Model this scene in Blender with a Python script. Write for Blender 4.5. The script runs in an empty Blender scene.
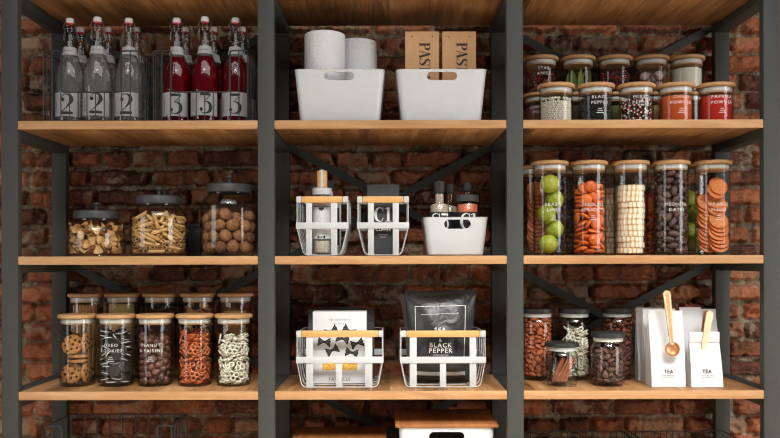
import bpy, bmesh, math, random
import numpy as np
from mathutils import Vector, Matrix, Quaternion, Euler
sc = bpy.context.scene
COL = sc.collection
PI = math.pi
rnd = random.Random(11)

# ------------------------------------------------------------------ camera frame
U = 0.003              # metres per pixel on the front plane of the shelving (y = 0)
DC = 2.363             # camera distance from that plane
ZC = 0.912             # camera height
HZ = 261.0             # horizon row
ROLL = 0.0021
def unroll(px, py):
    return px - (py - 219) * ROLL, py + (px - 390) * ROLL
def PX(px, y, py=219):
    return (unroll(px, py)[0] - 390) * U * (1 + y / DC)
def PZ(py, y, px=390):
    return ZC + (HZ - unroll(px, py)[1]) * U * (1 + y / DC)
def SZ(pix, y):        # a length in pixels seen at depth y
    return pix * U * (1 + y / DC)
S1 = ZC + (HZ - 120.0) * U      # shelf tops
S2 = ZC + (HZ - 255.8) * U
S3 = ZC + (HZ - 391.3) * U
S4 = ZC + (HZ - 524.5) * U
S0 = ZC + (HZ + 17.5) * U

def lin(c):
    return tuple((x / 255 / 12.92 if x / 255 <= .04045 else ((x / 255 + .055) / 1.055) ** 2.4) for x in c)

# ------------------------------------------------------------------ materials
MATS = {}
class NT:
    def __init__(s, name):
        s.m = bpy.data.materials.new(name); s.m.use_nodes = True
        s.t = s.m.node_tree; s.t.nodes.clear()
        s.out = s.n('ShaderNodeOutputMaterial')
        MATS[name] = s.m
    def n(s, typ, **kw):
        o = s.t.nodes.new(typ)
        for k, v in kw.items():
            if k.startswith('i_'):
                o.inputs[k[2:].replace('_', ' ')].default_value = v
            else:
                setattr(o, k, v)
        return o
    def l(s, a, b):
        s.t.links.new(a, b)
    def math(s, op, a, b=None, clamp=False):
        o = s.n('ShaderNodeMath', operation=op); o.use_clamp = clamp
        for i, v in enumerate((a, b)):
            if v is None: continue
            if isinstance(v, (int, float)): o.inputs[i].default_value = v
            else: s.l(v, o.inputs[i])
        return o.outputs[0]
    def mix(s, f, a, b, typ='MIX'):
        o = s.n('ShaderNodeMix', data_type='RGBA', blend_type=typ)
        for i, v in ((0, f), (6, a), (7, b)):
            if isinstance(v, (int, float)): o.inputs[i].default_value = v
            elif isinstance(v, tuple): o.inputs[i].default_value = (*v[:3], 1)
            else: s.l(v, o.inputs[i])
        return o.outputs[2]
    def coord(s, scale=(1, 1, 1), rot=(0, 0, 0), which='Object'):
        c = s.n('ShaderNodeTexCoord'); m = s.n('ShaderNodeMapping')
        m.inputs['Scale'].default_value = scale; m.inputs['Rotation'].default_value = rot
        s.l(c.outputs[which], m.inputs[0]); return m.outputs[0]
    def noise(s, vec, scale, detail=4, rough=.55, dist=0, dims='3D'):
        o = s.n('ShaderNodeTexNoise', noise_dimensions=dims)
        o.inputs['Scale'].default_value = scale; o.inputs['Detail'].default_value = detail
        o.inputs['Roughness'].default_value = rough; o.inputs['Distortion'].default_value = dist
        if vec is not None: s.l(vec, o.inputs['Vector'])
        return o.outputs[0]
    def ramp(s, f, stops, interp='LINEAR'):
        o = s.n('ShaderNodeValToRGB'); o.color_ramp.interpolation = interp
        e = o.color_ramp.elements
        while len(e) < len(stops): e.new(.5)
        for i, (p, c) in enumerate(stops):
            e[i].position = p
            e[i].color = (*c, 1) if isinstance(c, tuple) else (c, c, c, 1)
        s.l(f, o.inputs[0]); return o.outputs[0]
    def bump(s, h, strength=.3, dist=.002):
        o = s.n('ShaderNodeBump'); o.inputs['Strength'].default_value = strength; o.inputs['Distance'].default_value = dist
        s.l(h, o.inputs['Height']); return o.outputs[0]
    def bsdf(s, color, rough=.5, metal=0, normal=None, spec=.5, **kw):
        p = s.n('ShaderNodeBsdfPrincipled')
        if isinstance(color, tuple): p.inputs['Base Color'].default_value = (*color, 1)
        else: s.l(color, p.inputs['Base Color'])
        if isinstance(rough, (int, float)): p.inputs['Roughness'].default_value = rough
        else: s.l(rough, p.inputs['Roughness'])
        p.inputs['Metallic'].default_value = metal
        p.inputs['Specular IOR Level'].default_value = spec
        for k, v in kw.items(): p.inputs[k].default_value = v
        if normal is not None: s.l(normal, p.inputs['Normal'])
        return p.outputs[0]
    def done(s, sh):
        s.l(sh, s.out.inputs[0]); return s.m

def plain(name, rgb, rough=.5, var=.12, scale=60, bump=0, metal=0, spec=.5, **kw):
    t = NT(name); v = t.coord(); nz = t.noise(v, scale, 3)
    c = lin(rgb)
    lo = tuple(x * (1 - var) for x in c); hi = tuple(min(1, x * (1 + var)) for x in c)
    col = t.ramp(nz, [(.3, lo), (.7, hi)])
    nm = t.bump(nz, bump, .002) if bump else None
    return t.done(t.bsdf(col, rough, metal, nm, spec, **kw))

def organic(name, a, b, rough=.5, scale=120, bump=.4, spec=.5, per=.25, dist=.002):
    """two-tone food surface, each item a little lighter or darker than the next"""
    t = NT(name); v = t.coord(); oi = t.n('ShaderNodeObjectInfo')
    nz = t.noise(v, scale, 4, .6)
    f = t.math('ADD', nz, t.math('MULTIPLY', t.math('SUBTRACT', oi.outputs['Random'], .5), per * 2))
    col = t.ramp(f, [(.28, lin(a)), (.72, lin(b))])
    return t.done(t.bsdf(col, rough, 0, t.bump(nz, bump, dist), spec))

def glass_mat(name, tint=(.994, .998, .996), edge=(.46, .50, .49), rough=.015):
    t = NT(name)
    lw = t.n('ShaderNodeLayerWeight'); lw.inputs['Blend'].default_value = .5
    fac = lw.outputs['Facing']
    fr = t.math('ADD', t.math('MULTIPLY', t.math('POWER', fac, 5.0), .8), .030)
    tr = t.n('ShaderNodeBsdfTransparent'); t.l(t.mix(t.math('POWER', fac, 4.0), tint, edge), tr.inputs[0])
    gl = t.n('ShaderNodeBsdfGlossy'); gl.inputs['Roughness'].default_value = rough
    mx = t.n('ShaderNodeMixShader'); t.l(fr, mx.inputs[0]); t.l(tr.outputs[0], mx.inputs[1]); t.l(gl.outputs[0], mx.inputs[2])
    return t.done(mx.outputs[0])

def liquid_mat(name, trans, diff, amount):
    t = NT(name)
    tr = t.n('ShaderNodeBsdfTransparent'); tr.inputs[0].default_value = (*trans, 1)
    p = t.bsdf(diff, .15)
    mx = t.n('ShaderNodeMixShader'); mx.inputs[0].default_value = amount
    t.l(tr.outputs[0], mx.inputs[1]); t.l(p, mx.inputs[2])
    return t.done(mx.outputs[0])

def wood_mat(name, dark, mid, light, axis='y', stave=.085, rough=.5, fine=1.0, contrast=1.0):
    """oak-like: long streaks along the axis, staves of differing tone across it"""
    t = NT(name); tc = t.n('ShaderNodeTexCoord'); sp = t.n('ShaderNodeSeparateXYZ'); t.l(tc.outputs['Object'], sp.inputs[0])
    X, Y, Z = sp.outputs
    along, across = (Y, X) if axis == 'y' else (X, Y)
    sid = t.math('FLOOR', t.math('DIVIDE', across, stave))
    wn = t.n('ShaderNodeTexWhiteNoise', noise_dimensions='1D'); t.l(sid, wn.inputs['W'])
    cb = t.n('ShaderNodeCombineXYZ')
    t.l(t.math('ADD', t.math('MULTIPLY', along, 1.6), t.math('MULTIPLY', wn.outputs[0], 37.0)), cb.inputs[0])
    t.l(t.math('MULTIPLY', across, 16.0), cb.inputs[1]); t.l(t.math('MULTIPLY', Z, 16.0), cb.inputs[2])
    n1 = t.noise(cb.outputs[0], 1.6 * fine, 6, .6, 1.2)
    n2 = t.noise(cb.outputs[0], 9 * fine, 4, .6, .3)
    f = t.math('ADD', t.math('MULTIPLY', n1, .7), t.math('MULTIPLY', n2, .3))
    f = t.math('ADD', f, t.math('MULTIPLY', t.math('SUBTRACT', wn.outputs[0], .5), .22))
    w = .22 / contrast
    col = t.ramp(f, [(.5 - w, lin(dark)), (.5, lin(mid)), (.5 + w, lin(light))])
    return t.done(t.bsdf(col, rough, 0, t.bump(n2, .15, .0008), .35))

# ------------------------------------------------------------------ mesh building
class G:
    def __init__(s): s.v = []; s.f = []; s.mi = []; s.cur = 0
    def add(s, vs, fs, M=None):
        b = len(s.v)
        s.v += [tuple(M @ Vector(v)) if M is not None else tuple(v) for v in vs]
        s.f += [tuple(b + i for i in f) for f in fs]; s.mi += [s.cur] * len(fs); return s
    def bm(s, bm, M=None):
        bm.verts.index_update()
        s.add([v.co[:] for v in bm.verts], [[v.index for v in f.verts] for f in bm.faces], M); bm.free(); return s
    def box(s, c, d, bev=0, M=None, seg=2):
        bm = bmesh.new(); bmesh.ops.create_cube(bm, size=1)
        bmesh.ops.scale(bm, vec=d, verts=bm.verts)
        if bev: bmesh.ops.bevel(bm, geom=bm.edges[:], offset=min(bev, min(d) * .49), segments=seg, affect='EDGES', profile=.5)
        T = Matrix.Translation(c)
        return s.bm(bm, T if M is None else M @ T)
    def lathe(s, prof, n=48, M=None, closed=False):
        """prof: (r, z) pairs; an r of 0 makes a pole"""
        vs = []; fs = []; rings = []
        for r, z in prof:
            if r < 1e-6: rings.append([len(vs)]); vs.append((0, 0, z))
            else:
                rings.append(list(range(len(vs), len(vs) + n)))
                vs += [(r * math.cos(2 * PI * k / n), r * math.sin(2 * PI * k / n), z) for k in range(n)]
        pairs = list(zip(rings, rings[1:])) + ([(rings[-1], rings[0])] if closed else [])
        for a, b in pairs:
            for k in range(n):
                k2 = (k + 1) % n
                if len(a) == 1 and len(b) == 1: continue
                if len(a) == 1: fs.append((a[0], b[k2], b[k]))
                elif len(b) == 1: fs.append((a[k], a[k2], b[0]))
                else: fs.append((a[k], a[k2], b[k2], b[k]))
        return s.add(vs, fs, M)
    def cyl(s, r, z0, z1, n=32, bev=0, M=None):
        p = [(0, z0), (r - bev, z0), (r, z0 + bev), (r, z1 - bev), (r - bev, z1), (0, z1)] if bev else [(0, z0), (r, z0), (r, z1), (0, z1)]
        return s.lathe(p, n, M)
    def tube(s, pts, r, n=6, closed=False, M=None):
        P = [Vector(p) for p in pts]; m = len(P); vs = []; fs = []
        R = r if isinstance(r, (list, tuple)) else [r] * m
        up = None
        for i in range(m):
            a = P[(i - 1) % m] if (closed or i > 0) else P[i]; b = P[(i + 1) % m] if (closed or i < m - 1) else P[i]
            t = (b - a).normalized()
            if up is None:
                up = Vector((0, 0, 1)) if abs(t.z) < .9 else Vector((1, 0, 0))
            x = (up - t * up.dot(t))
            if x.length < 1e-5: x = t.orthogonal()
            x.normalize(); y = t.cross(x); up = x
            for k in range(n):
                q = 2 * PI * k / n
                vs.append(P[i] + (x * math.cos(q) + y * math.sin(q)) * R[i])
        for i in range(m if closed else m - 1):
            j = (i + 1) % m
            for k in range(n):
                k2 = (k + 1) % n; fs.append((i * n + k, i * n + k2, j * n + k2, j * n + k))
        if not closed:
            fs.append(tuple(range(n))[::-1]); fs.append(tuple((m - 1) * n + k for k in range(n)))
        return s.add(vs, fs, M)
    def prism(s, out, y0, y1, M=None):
        """outline in x-z, extruded from y0 to y1"""
        n = len(out)
        vs = [(x, y0, z) for x, z in out] + [(x, y1, z) for x, z in out]
        fs = [tuple(range(n)), tuple(range(2 * n - 1, n - 1, -1))] + [(i, n + i, n + (i + 1) % n, (i + 1) % n) for i in range(n)]
        return s.add(vs, fs, M)
    def ball(s, r, c=(0, 0, 0), u=12, v=8, sc3=(1, 1, 1), M=None):
        vs = []; fs = []
        prof = [(r * math.sin(PI * i / v), -r * math.cos(PI * i / v)) for i in range(v + 1)]
        prof[0] = (0, -r); prof[-1] = (0, r)
        T = Matrix.Translation(c) @ Matrix.Diagonal((*sc3, 1))
        return s.lathe(prof, u, T if M is None else M @ T)
    def loft(s, rings, cap=True):
        n = len(rings[0]); vs = [p for r in rings for p in r]; fs = []
        for i in range(len(rings) - 1):
            for k in range(n):
                k2 = (k + 1) % n; fs.append((i * n + k, i * n + k2, (i + 1) * n + k2, (i + 1) * n + k))
        if cap: fs.append(tuple(range(n))[::-1]); fs.append(tuple((len(rings) - 1) * n + k for k in range(n)))
        return s.add(vs, fs)
    def mesh(s, name, mats, smooth=True, angle=38):
        me = bpy.data.meshes.new(name); me.from_pydata(s.v, [], s.f)
        mats = mats if isinstance(mats, (list, tuple)) else [mats]
        for m in mats: me.materials.append(MATS[m])
        if len(mats) > 1: me.polygons.foreach_set('material_index', s.mi)
        bm = bmesh.new(); bm.from_mesh(me); bmesh.ops.remove_doubles(bm, verts=bm.verts, dist=1e-6)
        bmesh.ops.recalc_face_normals(bm, faces=bm.faces); bm.to_mesh(me); bm.free()
        if smooth:
            me.polygons.foreach_set('use_smooth', [True] * len(me.polygons)); me.set_sharp_from_angle(angle=math.radians(angle))
        me.update(); return me
    def build(s, name, mats, parent=None, loc=(0, 0, 0), smooth=True, angle=38, label=None):
        o = bpy.data.objects.new(name, s.mesh(name, mats, smooth, angle)); COL.objects.link(o)
        o.location = loc
        if parent is not None: o.parent = parent
        if label: o['label'] = label
        return o

def tag(o, label, cat, group=None, kind=None):
    if label: o['label'] = label
    if cat: o['category'] = cat
    if group: o['group'] = group
    if kind: o['kind'] = kind
    return o
def thing(name, label, cat, loc=(0, 0, 0), group=None, rz=0):
    o = bpy.data.objects.new(name, None); COL.objects.link(o); o.empty_display_size = .02
    o.location = loc; o.rotation_euler = (0, 0, rz)
    return tag(o, label, cat, group)
def copy_tree(o, parent=None):
    c = o.copy(); COL.objects.link(c)
    if parent is not None: c.parent = parent
    for ch in list(o.children): copy_tree(ch, c)
    return c
def inst(me, name, loc, quat, label, cat, group, scale=1):
    o = bpy.data.objects.new(name, me); COL.objects.link(o)
    o.rotation_mode = 'QUATERNION'; o.rotation_quaternion = quat; o.location = loc
    if scale != 1: o.scale = (scale,) * 3
    return tag(o, label, cat, group)

# ------------------------------------------------------------------ lettering
_tc = {}
def text_geo(s, cap, track=1.0, bold=0):
    """sans capitals: (2-D points centred on x, baseline 0), faces, cap height = cap"""
    key = (s, track, bold)
    if key not in _tc:
        cu = bpy.data.curves.new('lettering', 'FONT'); cu.body = s; cu.align_x = 'CENTER'; cu.resolution_u = 2; cu.space_character = track; cu.offset = bold
        o = bpy.data.objects.new('lettering', cu); COL.objects.link(o)
        dg = bpy.context.evaluated_depsgraph_get(); me = o.evaluated_get(dg).to_mesh()
        vs = [(v.co.x, v.co.y) for v in me.vertices]; fs = [tuple(p.vertices) for p in me.polygons]
        o.evaluated_get(dg).to_mesh_clear(); bpy.data.objects.remove(o); bpy.data.curves.remove(cu)
        _tc[key] = (vs, fs)
    vs, fs = _tc[key]; k = cap / .70
    return [(x * k, y * k) for x, y in vs], fs
def stroke(P, n=5):
    """variable-width brush line through (x, y, width) points"""
    pts = []
    m = len(P)
    for i in range(m - 1):
        p0 = P[max(0, i - 1)]; p1 = P[i]; p2 = P[i + 1]; p3 = P[min(m - 1, i + 2)]
        for k in range(n if i < m - 2 else n + 1):
            t = k / n
            pts.append(tuple(.5 * (2 * p1[j] + (p2[j] - p0[j]) * t + (2 * p0[j] - 5 * p1[j] + 4 * p2[j] - p3[j]) * t * t + (3 * p1[j] - p0[j] - 3 * p2[j] + p3[j]) * t ** 3) for j in range(3)))
    vs = []; fs = []
    for i, p in enumerate(pts):
        a = pts[max(0, i - 1)]; b = pts[min(len(pts) - 1, i + 1)]
        dx, dy = b[0] - a[0], b[1] - a[1]; L = math.hypot(dx, dy) or 1
        w = max(.032, p[2]) / 2
        vs += [(p[0] - dy / L * w, p[1] + dx / L * w), (p[0] + dy / L * w, p[1] - dx / L * w)]
        if i: fs.append((2 * i - 2, 2 * i - 1, 2 * i + 1, 2 * i))
    return vs, fs
def rect(x0, y0, x1, y1): return [(x0, y0), (x1, y0), (x1, y1), (x0, y1)], [(0, 1, 2, 3)]
def disc(x, y, r, n=14): return [(x + r * math.cos(2 * PI * k / n), y + r * math.sin(2 * PI * k / n)) for k in range(n)], [tuple(range(n))]
def join2(parts):
    V = []; F = []
    for vs, fs in parts:
        b = len(V); V += vs; F += [tuple(b + i for i in f) for f in fs]
    return V, F
def didone(ch):
    """high-contrast serif characters, unit height; returns geometry and advance"""
    if ch == '2':
        return join2([stroke([(.07, .70, .03), (.10, .86, .035), (.22, .97, .04), (.36, .985, .06), (.51, .91, .14), (.56, .74, .19), (.50, .57, .14), (.35, .37, .06), (.18, .20, .035), (.05, .09, .03)]), disc(.14, .72, .09), rect(.03, 0, .62, .13)]), .7
    if ch == '3':
        return join2([rect(.10, .87, .60, 1.0), stroke([(.59, .90, .03), (.45, .74, .03), (.29, .57, .03)]), stroke([(.28, .57, .03), (.42, .575, .06), (.56, .47, .14), (.60, .29, .19), (.54, .11, .14), (.38, .015, .06), (.2, .03, .035), (.1, .15, .03)]), disc(.15, .2, .085)]), .7
    if ch == 'P':
        return join2([rect(.12, 0, .31, 1), rect(.02, 0, .41, .035), rect(.02, .965, .3, 1), stroke([(.3, .98, .035), (.46, .97, .06), (.62, .88, .14), (.66, .75, .19), (.62, .62, .14), (.46, .51, .06), (.3, .5, .035)])]), .72
    if ch == 'A':
        return join2([stroke([(.10, 0, .035), (.36, 1, .035)], 2), stroke([(.37, 1, .17), (.64, 0, .19)], 2), rect(.18, .3, .54, .335), rect(.0, 0, .2, .035), rect(.48, 0, .78, .035)]), .76
    if ch == 'S':
        return join2([stroke([(.60, .74, .03), (.56, .91, .03), (.38, .985, .05), (.19, .92, .1), (.14, .77, .16), (.24, .61, .18), (.44, .48, .19), (.58, .33, .18), (.57, .15, .12), (.40, .015, .05), (.2, .03, .03), (.08, .22, .03)]), rect(.585, .72, .615, 1), rect(.065, 0, .095, .26)]), .68
    if ch == 'T':
        return join2([rect(.26, 0, .45, 1), rect(.03, .965, .68, 1), rect(.03, .72, .06, 1), rect(.65, .72, .68, 1), rect(.15, 0, .56, .035)]), .74
    if ch == 'C':
        return join2([stroke([(.66, .74, .03), (.60, .92, .035), (.43, .985, .06), (.22, .85, .15), (.13, .5, .21), (.22, .15, .15), (.43, .015, .06), (.60, .07, .035), (.68, .26, .03)]), rect(.645, .68, .675, 1)]), .74
    if ch == '1':
        return join2([rect(.20, 0, .39, 1), stroke([(.21, .985, .03), (.06, .88, .05)], 2), rect(.06, 0, .53, .035)]), .56
def didone_word(w, h, gap=.05):
    parts = []; x = 0
    for ch in w:
        (vs, fs), adv = didone(ch)
        parts.append(([(vx + x, vy) for vx, vy in vs], fs)); x += adv + gap
    V, F = join2(parts)
    return [((vx - x / 2) * h, vy * h) for vx, vy in V], F
def on_plane(geo, x, y, z, rot=0, yf=None, off=.0004):
    """flat lettering facing the viewer side (-y); rot turns it in its own plane"""
    c, s = math.cos(rot), math.sin(rot); out = []
    for a, b in geo[0]:
        X, Z = x + a * c - b * s, z + a * s + b * c
        out.append((X, (yf(X, Z) if yf else y) - off, Z))
    return out, geo[1]
def sub_geo(geo, step):
    """cut long faces of flat lettering so that it can follow a curved face"""
    bm = bmesh.new(); vs = [bm.verts.new((a, b, 0)) for a, b in geo[0]]
    for f in geo[1]:
        try: bm.faces.new([vs[i] for i in f])
        except ValueError: pass
    for ax in (0, 1):
        lo = min(v.co[ax] for v in bm.verts); hi = max(v.co[ax] for v in bm.verts)
        for k in range(1, int((hi - lo) / step) + 1):
            p = [0, 0, 0]; p[ax] = lo + k * step; nn = [0, 0, 0]; nn[ax] = 1
            bmesh.ops.bisect_plane(bm, geom=bm.verts[:] + bm.edges[:] + bm.faces[:], plane_co=p, plane_no=nn)
    bm.verts.index_update(); out = [(v.co.x, v.co.y) for v in bm.verts], [tuple(v.index for v in f.verts) for f in bm.faces]; bm.free(); return out
def on_cyl(geo, R, z, phi=0, rot=0, off=.0004):
    """lettering wrapped on a cylinder of radius R, centred phi radians round from the viewer side"""
    c, s = math.cos(rot), math.sin(rot); out = []
    if len(geo[0]) < 1500: geo = sub_geo(geo, max(.004, R * .12))
    for a, b in geo[0]:
        u, w = a * c - b * s, a * s + b * c
        q = phi + u / R
        out.append(((R + off) * math.sin(q), -(R + off) * math.cos(q), z + w))
    return out, geo[1]
def letters(parts, mat, parent, name='lettering', label=None):
    g = G()
    for vs, fs in parts: g.add(vs, fs)
    return g.build(name, mat, parent, smooth=False, label=label)
# ================================================================== materials used everywhere
wood_mat('oak_board', (96, 64, 37), (154, 109, 68), (190, 146, 100), 'y', .088, .5, 1.0, 1.15)
wood_mat('oak_edge', (150, 108, 68), (178, 133, 89), (198, 156, 112), 'x', .3, .5, .7, 1.0)
wood_mat('bamboo', (182, 136, 90), (208, 164, 114), (224, 184, 136), 'x', .02, .5, 1.5)
wood_mat('bamboo_dark', (128, 78, 40), (150, 96, 52), (168, 112, 64), 'y', .012, .45, 1.5)
wood_mat('handle_wood', (204, 152, 88), (220, 170, 106), (230, 186, 126), 'x', .5, .5, 1.2)
wood_mat('pale_wood', (204, 176, 138), (224, 200, 166), (234, 214, 184), 'y', .5, .5, 1.4)
plain('steel', (62, 63, 60), .6, .06, 40, .05, 0, .35)
plain('wire', (52, 54, 54), .45, .05, 40, 0, .3)
plain('black_wire', (24, 24, 24), .5, .05, 40)
plain('white_plastic', (202, 204, 205), .38, .02, 20, 0)
plain('white_metal', (196, 198, 197), .4, .02, 30)
plain('dark_lid', (60, 61, 60), .5, .06, 80, .05)
plain('black_lid', (38, 39, 39), .5, .06, 80, .05)
plain('seal', (206, 208, 204), .45, .05, 30)
plain('white_ink', (228, 228, 222), .6, .01)
plain('ink', (26, 26, 27), .6, .02)
plain('grey_ink', (112, 112, 110), .6, .02)
glass_mat('glass')
glass_mat('bottle_glass', (.965, .97, .965), (.46, .48, .47))

# ================================================================== the room
def vnoise(x, z, f, seed):
    r = np.random.RandomState(seed); L = r.rand(257, 257)
    x = x * f; z = z * f
    xi = np.floor(x).astype(int); zi = np.floor(z).astype(int); tx = x - xi; tz = z - zi
    tx = tx * tx * (3 - 2 * tx); tz = tz * tz * (3 - 2 * tz)
    a = L[xi % 257, zi % 257]; b = L[(xi + 1) % 257, zi % 257]; c = L[xi % 257, (zi + 1) % 257]; d = L[(xi + 1) % 257, (zi + 1) % 257]
    return (a * (1 - tx) + b * tx) * (1 - tz) + (c * (1 - tx) + d * tx) * tz - .5
def fbm(x, z, f, seed, o=4):
    return sum(vnoise(x, z, f * 2 ** i, seed + i) * .5 ** i for i in range(o))
WY = .425                                # the wall's mortar plane
def brick_wall():
    fine = lambda a, b, s: np.arange(a, b, s)
    xs = np.concatenate([fine(-2.05, -1.46, .011), fine(-1.46, 1.46, .0042), fine(1.46, 2.05, .011)])
    zs = np.concatenate([fine(-.0, .24, .011), fine(.24, 1.92, .0042), fine(1.92, 2.35, .011)])
    X, Z = np.meshgrid(xs, zs)
    pitch = .0675
    z0 = ZC + (HZ - 168.5) * U * (1 + WY / DC)
    wob = .010 * fbm(X, Z * .2, 2.2, 3, 2)
    zz = (Z - z0 + wob) / pitch + 60
    row = np.floor(zz).astype(int); fz = (zz - row) * pitch
    r = np.random.RandomState(5)
    NR = row.max() + 2
    bid = np.zeros_like(row); d_x = np.zeros_like(X); rng = []
    for k in range(row.min(), NR):
        # an old bond: stretchers with a header now and then
        e = [-2.4 - r.rand() * .2]
        header = (.86 if k % 2 == 0 else .10)
        while e[-1] < 2.4: e.append(e[-1] + (.113 if r.rand() < header else .214) + r.uniform(-.012, .014))
        e = np.array(e); m = row == k
        xx = X[m] + .006 * fbm(X[m] * .3, Z[m], 6, 40 + k % 7, 2)
        i = np.searchsorted(e, xx) - 1
        d_x[m] = np.minimum(xx - e[i], e[i + 1] - xx); bid[m] = k * 64 + i
    jm = .0036
    rb = r.rand(int(bid.max()) + 2, 6)
    B = rb[bid]
    inset = .0008 + B[..., 4] * .003
    dz = np.minimum(fz, pitch - fz)
    d = np.minimum(d_x, dz) - jm - inset * .6
    corner = np.hypot(np.maximum(.020 - (d_x - jm), 0), np.maximum(.020 - (dz - jm), 0))
    d = np.minimum(d, .021 - corner)
    d = d + .0085 * fbm(X, Z, 24, 11, 3) + .006 * fbm(X, Z, 85, 21, 3)
    face = np.clip(d / .010, 0, 1); mask = np.clip(d / .004 + .55, 0, 1); face = face * face * (3 - 2 * face)
    rough = fbm(X, Z, 34, 31, 5); chips = np.clip(fbm(X, Z, 22, 51, 3) - .18, 0, 1)
    hb = .024 + (B[..., 0] - .5) * .010 + rough * .014 - chips * .05 + (B[..., 5] - .5) * .02 * (fz / pitch - .5)
    hm = -.004 + fbm(X, Z, 26, 61, 4) * .020
    h = hm * (1 - face) + np.maximum(hb, hm) * face
    Y = WY - h
    ny, nx = X.shape
    me = bpy.data.meshes.new('wall_back')
    co = np.stack([X, Y, Z], -1).reshape(-1, 3).astype(np.float32)
    idx = np.arange(ny * nx).reshape(ny, nx)
    q = np.stack([idx[:-1, :-1], idx[:-1, 1:], idx[1:, 1:], idx[1:, :-1]], -1).reshape(-1, 4)
    me.vertices.add(len(co)); me.vertices.foreach_set('co', co.ravel())
    me.loops.add(q.size); me.loops.foreach_set('vertex_index', q.ravel().astype(np.int32))
    me.polygons.add(len(q)); me.polygons.foreach_set('loop_start', np.arange(0, q.size, 4, dtype=np.int32))
    me.update(calc_edges=True)
    at = me.attributes.new('brick', 'FLOAT_COLOR', 'POINT')
    c = np.stack([mask, B[..., 1], B[..., 2], B[..., 3]], -1).reshape(-1, 4).astype(np.float32)
    at.data.foreach_set('color', c.ravel())
    me.polygons.foreach_set('use_smooth', [True] * len(q))
    t = NT('old_brick')
    a = t.n('ShaderNodeAttribute', attribute_name='brick'); sp = t.n('ShaderNodeSeparateColor'); t.l(a.outputs['Color'], sp.inputs[0])
    v = t.coord()
    nb = t.noise(v, 14, 5, .65); nf = t.noise(v, 70, 5, .7); ng = t.noise(v, 260, 3, .6)
    tone = t.math('ADD', t.math('MULTIPLY', sp.outputs[1], .62), t.math('MULTIPLY', t.math('SUBTRACT', nb, .5), .9))
    tone = t.math('ADD', tone, t.math('MULTIPLY', t.math('SUBTRACT', nf, .5), .7))
    tone = t.math('ADD', tone, .19)
    col = t.ramp(tone, [(.08, lin((72, 48, 39))), (.3, lin((118, 75, 56))), (.5, lin((158, 98, 69))), (.68, lin((188, 112, 76))), (.85, lin((168, 126, 98))), (1, lin((196, 170, 142)))])
    col = t.mix(t.ramp(ng, [(.44, 0.0), (.72, .5)]), col, lin((70, 46, 38)))
    splash = t.math('ADD', t.noise(v, 21, 5, .7), t.math('MULTIPLY', sp.outputs[2], .26))
    col = t.mix(t.ramp(splash, [(.70, 0.0), (.78, .75)]), col, lin((158, 142, 120)))
    mor = t.ramp(t.math('ADD', t.math('MULTIPLY', nf, .6), t.math('MULTIPLY', nb, .4)), [(.3, lin((84, 72, 57))), (.5, lin((136, 120, 98))), (.68, lin((196, 182, 158)))])
    col = t.mix(t.ramp(t.math('ADD', sp.outputs[0], t.math('MULTIPLY', t.math('SUBTRACT', nf, .5), .5)), [(.35, 0.0), (.62, 1.0)]), mor, col)
    nm = t.bump(t.math('ADD', t.math('MULTIPLY', nf, .6), t.math('MULTIPLY', ng, .4)), 1.0, .012)
    t.done(t.bsdf(col, .9, 0, nm, .2))
    me.materials.append(MATS['old_brick'])
    o = bpy.data.objects.new('wall_back', me); COL.objects.link(o); o['kind'] = 'structure'
brick_wall()

plain('floor_boards', (206, 188, 164), .6, .08, 3)
g = G(); g.box((0, -2.6, -.02), (9, 6.2, .04)); o = g.build('floor', 'floor_boards', smooth=False); o['kind'] = 'structure'

# ================================================================== the shelving unit
PW = 16.4 * U
FX = [PX(p, 0) for p in (9.6, 266.2, 515.2, 772.2)]
unit = thing('shelving_unit', 'dark steel and oak shelving unit standing against the brick wall', 'shelving unit', (0, 0, 0))
YB = .352
TOPZ = S0 + .10
for x in FX:
    for y, d in ((.0, .028), (YB, .030)):
        g = G(); g.box((x, y + d / 2, TOPZ / 2), (PW, d, TOPZ), .0012); g.build('upright', 'steel', unit)
TH = 8.4 * U
for zt in (S0, S1, S2, S3, S4):
    for a, b in zip(FX, FX[1:]):
        x0, x1 = a + PW / 2 + .0006, b - PW / 2 - .0006
        g = G(); g.cur = 0
        g.box(((x0 + x1) / 2, .0075, zt - TH / 2), (x1 - x0, .013, TH), .0012)
        g.cur = 1
        # the board behind its front strip, notched round the rear posts
        hx0, hx1 = a + PW / 2 + .0006, b - PW / 2 - .0006
        g.box(((hx0 + hx1) / 2, (.014 + .351) / 2, zt - TH / 2), (hx1 - hx0, .351 - .014, TH - .0004), .0008)
        g.build('shelf_board', ['oak_edge', 'oak_board'], unit)
    for x in FX:
        g = G(); g.box((x, (.028 + YB) / 2, zt - TH / 2 - .0125), (PW - .002, YB - .028, TH + .025 - .001), .001); g.build('side_rail', 'steel', unit)
lv = [S4, S3, S2, S1, S0]
for bay in range(3):
    for k in range(4):
        lo, hi = lv[k], lv[k + 1] - TH          # alternate bays and levels are braced
        if (bay + k) % 2 == 0: continue
        xa, xb = FX[bay] + PW / 2, FX[bay + 1] - PW / 2
        for (p, q, y) in (((xa, hi), (xb, lo), YB + .032), ((xb, hi), (xa, lo), YB + .036)):
            dx, dz = q[0] - p[0], q[1] - p[1]; L = math.hypot(dx, dz)
            M = Matrix.Translation(((p[0] + q[0]) / 2, y, (p[1] + q[1]) / 2)) @ Matrix.Rotation(-math.atan2(dz, dx), 4, 'Y')
            g = G(); g.box((0, 0, 0), (L, .003, .026), 0, M); g.build('cross_brace', 'steel', unit, smooth=False)

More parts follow.
